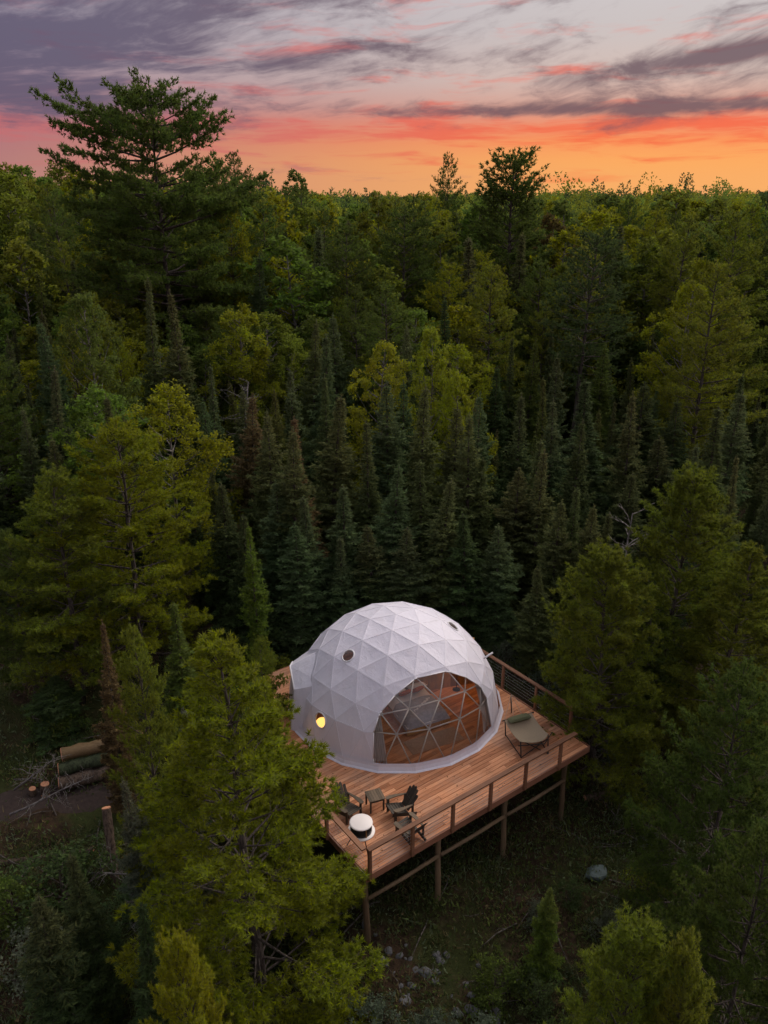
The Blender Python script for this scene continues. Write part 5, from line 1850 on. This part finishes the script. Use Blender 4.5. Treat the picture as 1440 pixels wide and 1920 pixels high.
# ------------------------------------------------------------------ undergrowth
rng = np.random.default_rng(12)
U = []
UC = []
for k in range(9500):
    y = rng.uniform(6.5, 46) if rng.random() < 0.6 else rng.uniform(9, 24)
    x = rng.uniform(-1, 1) * (HALF * (y * 0.93 + 8) + 3)
    if -14.5 < x < -8.4 and 20.1 < y < 22.1:
        continue
    w_ = Vector((x, y, 0)) - Vector((FLx, FLy, 0))
    if -0.2 < w_.dot(UU) < DU + 0.2 and 2.5 < w_.dot(VV) < DV:
        continue
    scree = math.exp(-((y - (16.9 - 0.52 * (x + 0.6))) / 1.1) ** 2) if -1.5 < x < 4.2 else 0
    if rng.random() < 0.75 * scree:
        continue
    g0 = float(ground_z(x, y))
    n_ = int(rng.integers(10, 42))
    s = rng.uniform(0.18, 0.6)
    P_ = np.array([x, y, g0 + 0.02]) + rng.normal(0, 1, (n_, 3)) * np.array([s, s, s * 0.45])
    P_[:, 2] = np.maximum(P_[:, 2], g0 + 0.01)
    D_ = unit(rng.normal(0, 0.55, (n_, 3)) + np.array([0, 0, 0.75]))
    U.append(spikes(P_, D_, rng.uniform(0.08, 0.24, n_), rng.uniform(0.025, 0.07, n_), rng))
    cc_ = np.array([(0.06, 0.08, 0.02), (0.045, 0.065, 0.022), (0.085, 0.07, 0.033), (0.075, 0.095, 0.05), (0.05, 0.06, 0.022)][rng.integers(0, 5)])
    UC.append(np.repeat((cc_ * 1.9 * rng.uniform(0.7, 1.2))[None], n_, 0) * rng.uniform(0.75, 1.25, (n_, 1)))
sticks = MB()
rk = random.Random(61)
for k in range(260):
    y = rk.uniform(9, 30)
    x = rk.uniform(-1, 1) * (HALF * (y * 0.93 + 8) + 1)
    w_ = Vector((x, y, 0)) - Vector((FLx, FLy, 0))
    if -0.2 < w_.dot(UU) < DU + 0.2 and 2.0 < w_.dot(VV) < DV:
        continue
    L = rk.uniform(0.3, 1.9)
    a_ = rk.uniform(0, 6.28)
    e = (x + L * math.cos(a_), y + L * math.sin(a_))
    md = ((x + e[0]) / 2 + rk.uniform(-0.1, 0.1), (y + e[1]) / 2 + rk.uniform(-0.1, 0.1))
    sticks.tube([(*p, float(ground_z(*p)) + h_) for p, h_ in (((x, y), 0.04), (md, rk.uniform(0.06, 0.2)), (e, rk.uniform(0.03, 0.25)))],
                [0.008 + 0.012 * L, 0.006 + 0.01 * L, 0.004], 5, cap=False)
so = sticks.build('debris', bark('stick_bark', (0.05, 0.042, 0.036), (0.17, 0.15, 0.13)), None, True)
tag(so, 'pale fallen sticks and dead twigs littering the forest floor', None, None, 'stuff')
uo = link('undergrowth', tri_mesh('undergrowth', np.concatenate(U), MAT['far'], np.concatenate(UC)))
tag(uo, 'low mixed undergrowth of ferns, moss and twigs on the forest floor', None, None, 'stuff')
# fallen needles and leaves on the deck boards
rng = np.random.default_rng(5)
n_ = 420
uu = rng.uniform(0.05, DU - 0.05, n_)
vv = rng.uniform(0.05, 7.0, n_)
P_ = np.stack([FLx + UU.x * uu + VV.x * vv, FLy + UU.y * uu + VV.y * vv, np.full(n_, DZ0 + 0.008)], 1)
keep = np.hypot(P_[:, 0] - DC.x, P_[:, 1] - DC.y) > 4.1
P_ = P_[keep]
a_ = rng.uniform(0, 6.283, len(P_))
D_ = np.stack([np.cos(a_), np.sin(a_), rng.uniform(0.0, 0.25, len(P_))], 1)
S_ = np.stack([-np.sin(a_), np.cos(a_), np.zeros(len(P_))], 1) * rng.uniform(0.006, 0.02, len(P_))[:, None]
ln = rng.uniform(0.03, 0.10, len(P_))[:, None]
lit = np.stack([P_ - S_, P_ + S_, P_ + D_ * ln], 1)
lc = np.repeat(np.array([[0.09, 0.06, 0.03]]), len(P_), 0) * rng.uniform(0.5, 1.8, (len(P_), 1))
tag(link('litter', tri_mesh('litter', lit, MAT['far'], lc)), 'fallen needles and bits of leaf scattered on the deck boards', None, None, 'stuff')
rsx = random.Random(31)
SHRUBS = [(4.6, 17.6), (5.9, 18.3), (3.0, 15.2), (4.2, 15.0), (6.8, 17.2), (8.3, 18.6), (9.2, 21.0), (8.6, 24.5), (9.8, 25.8), (7.9, 26.4), (-1.6, 15.4), (-0.4, 14.2),
          (1.2, 14.0), (2.4, 13.2), (5.2, 13.6), (6.3, 15.0), (-7.4, 17.4), (-9.6, 17.6), (-10.8, 17.0), (-6.6, 20.6), (-7.4, 22.8), (-5.6, 22.6), (-5.2, 24.8), (-6.2, 26.8),
          (-4.2, 27.8), (-8.6, 25.4), (-12.2, 24.6), (-9.6, 15.6), (-7.4, 14.4), (-5.4, 12.6), (-1.4, 12.2), (7.8, 14.6), (9.4, 16.8), (6.6, 27.6), (5.2, 28.9), (2.9, 29.6), (-1.6, 29.4), (10.6, 23.4)]
for k, (x, y) in enumerate(SHRUBS):
    hh = rsx.uniform(0.8, 1.9)
    tree('shrub%d' % (k % 2), x, y, float(ground_z(x, y)) + hh, hh * rsx.uniform(0.55, 0.8), rsx.choice(['dk', 'pd', 'bg', 'li', 'pine']),
         'low leafy shrub in the undergrowth around the deck', 'shrubs around the deck')
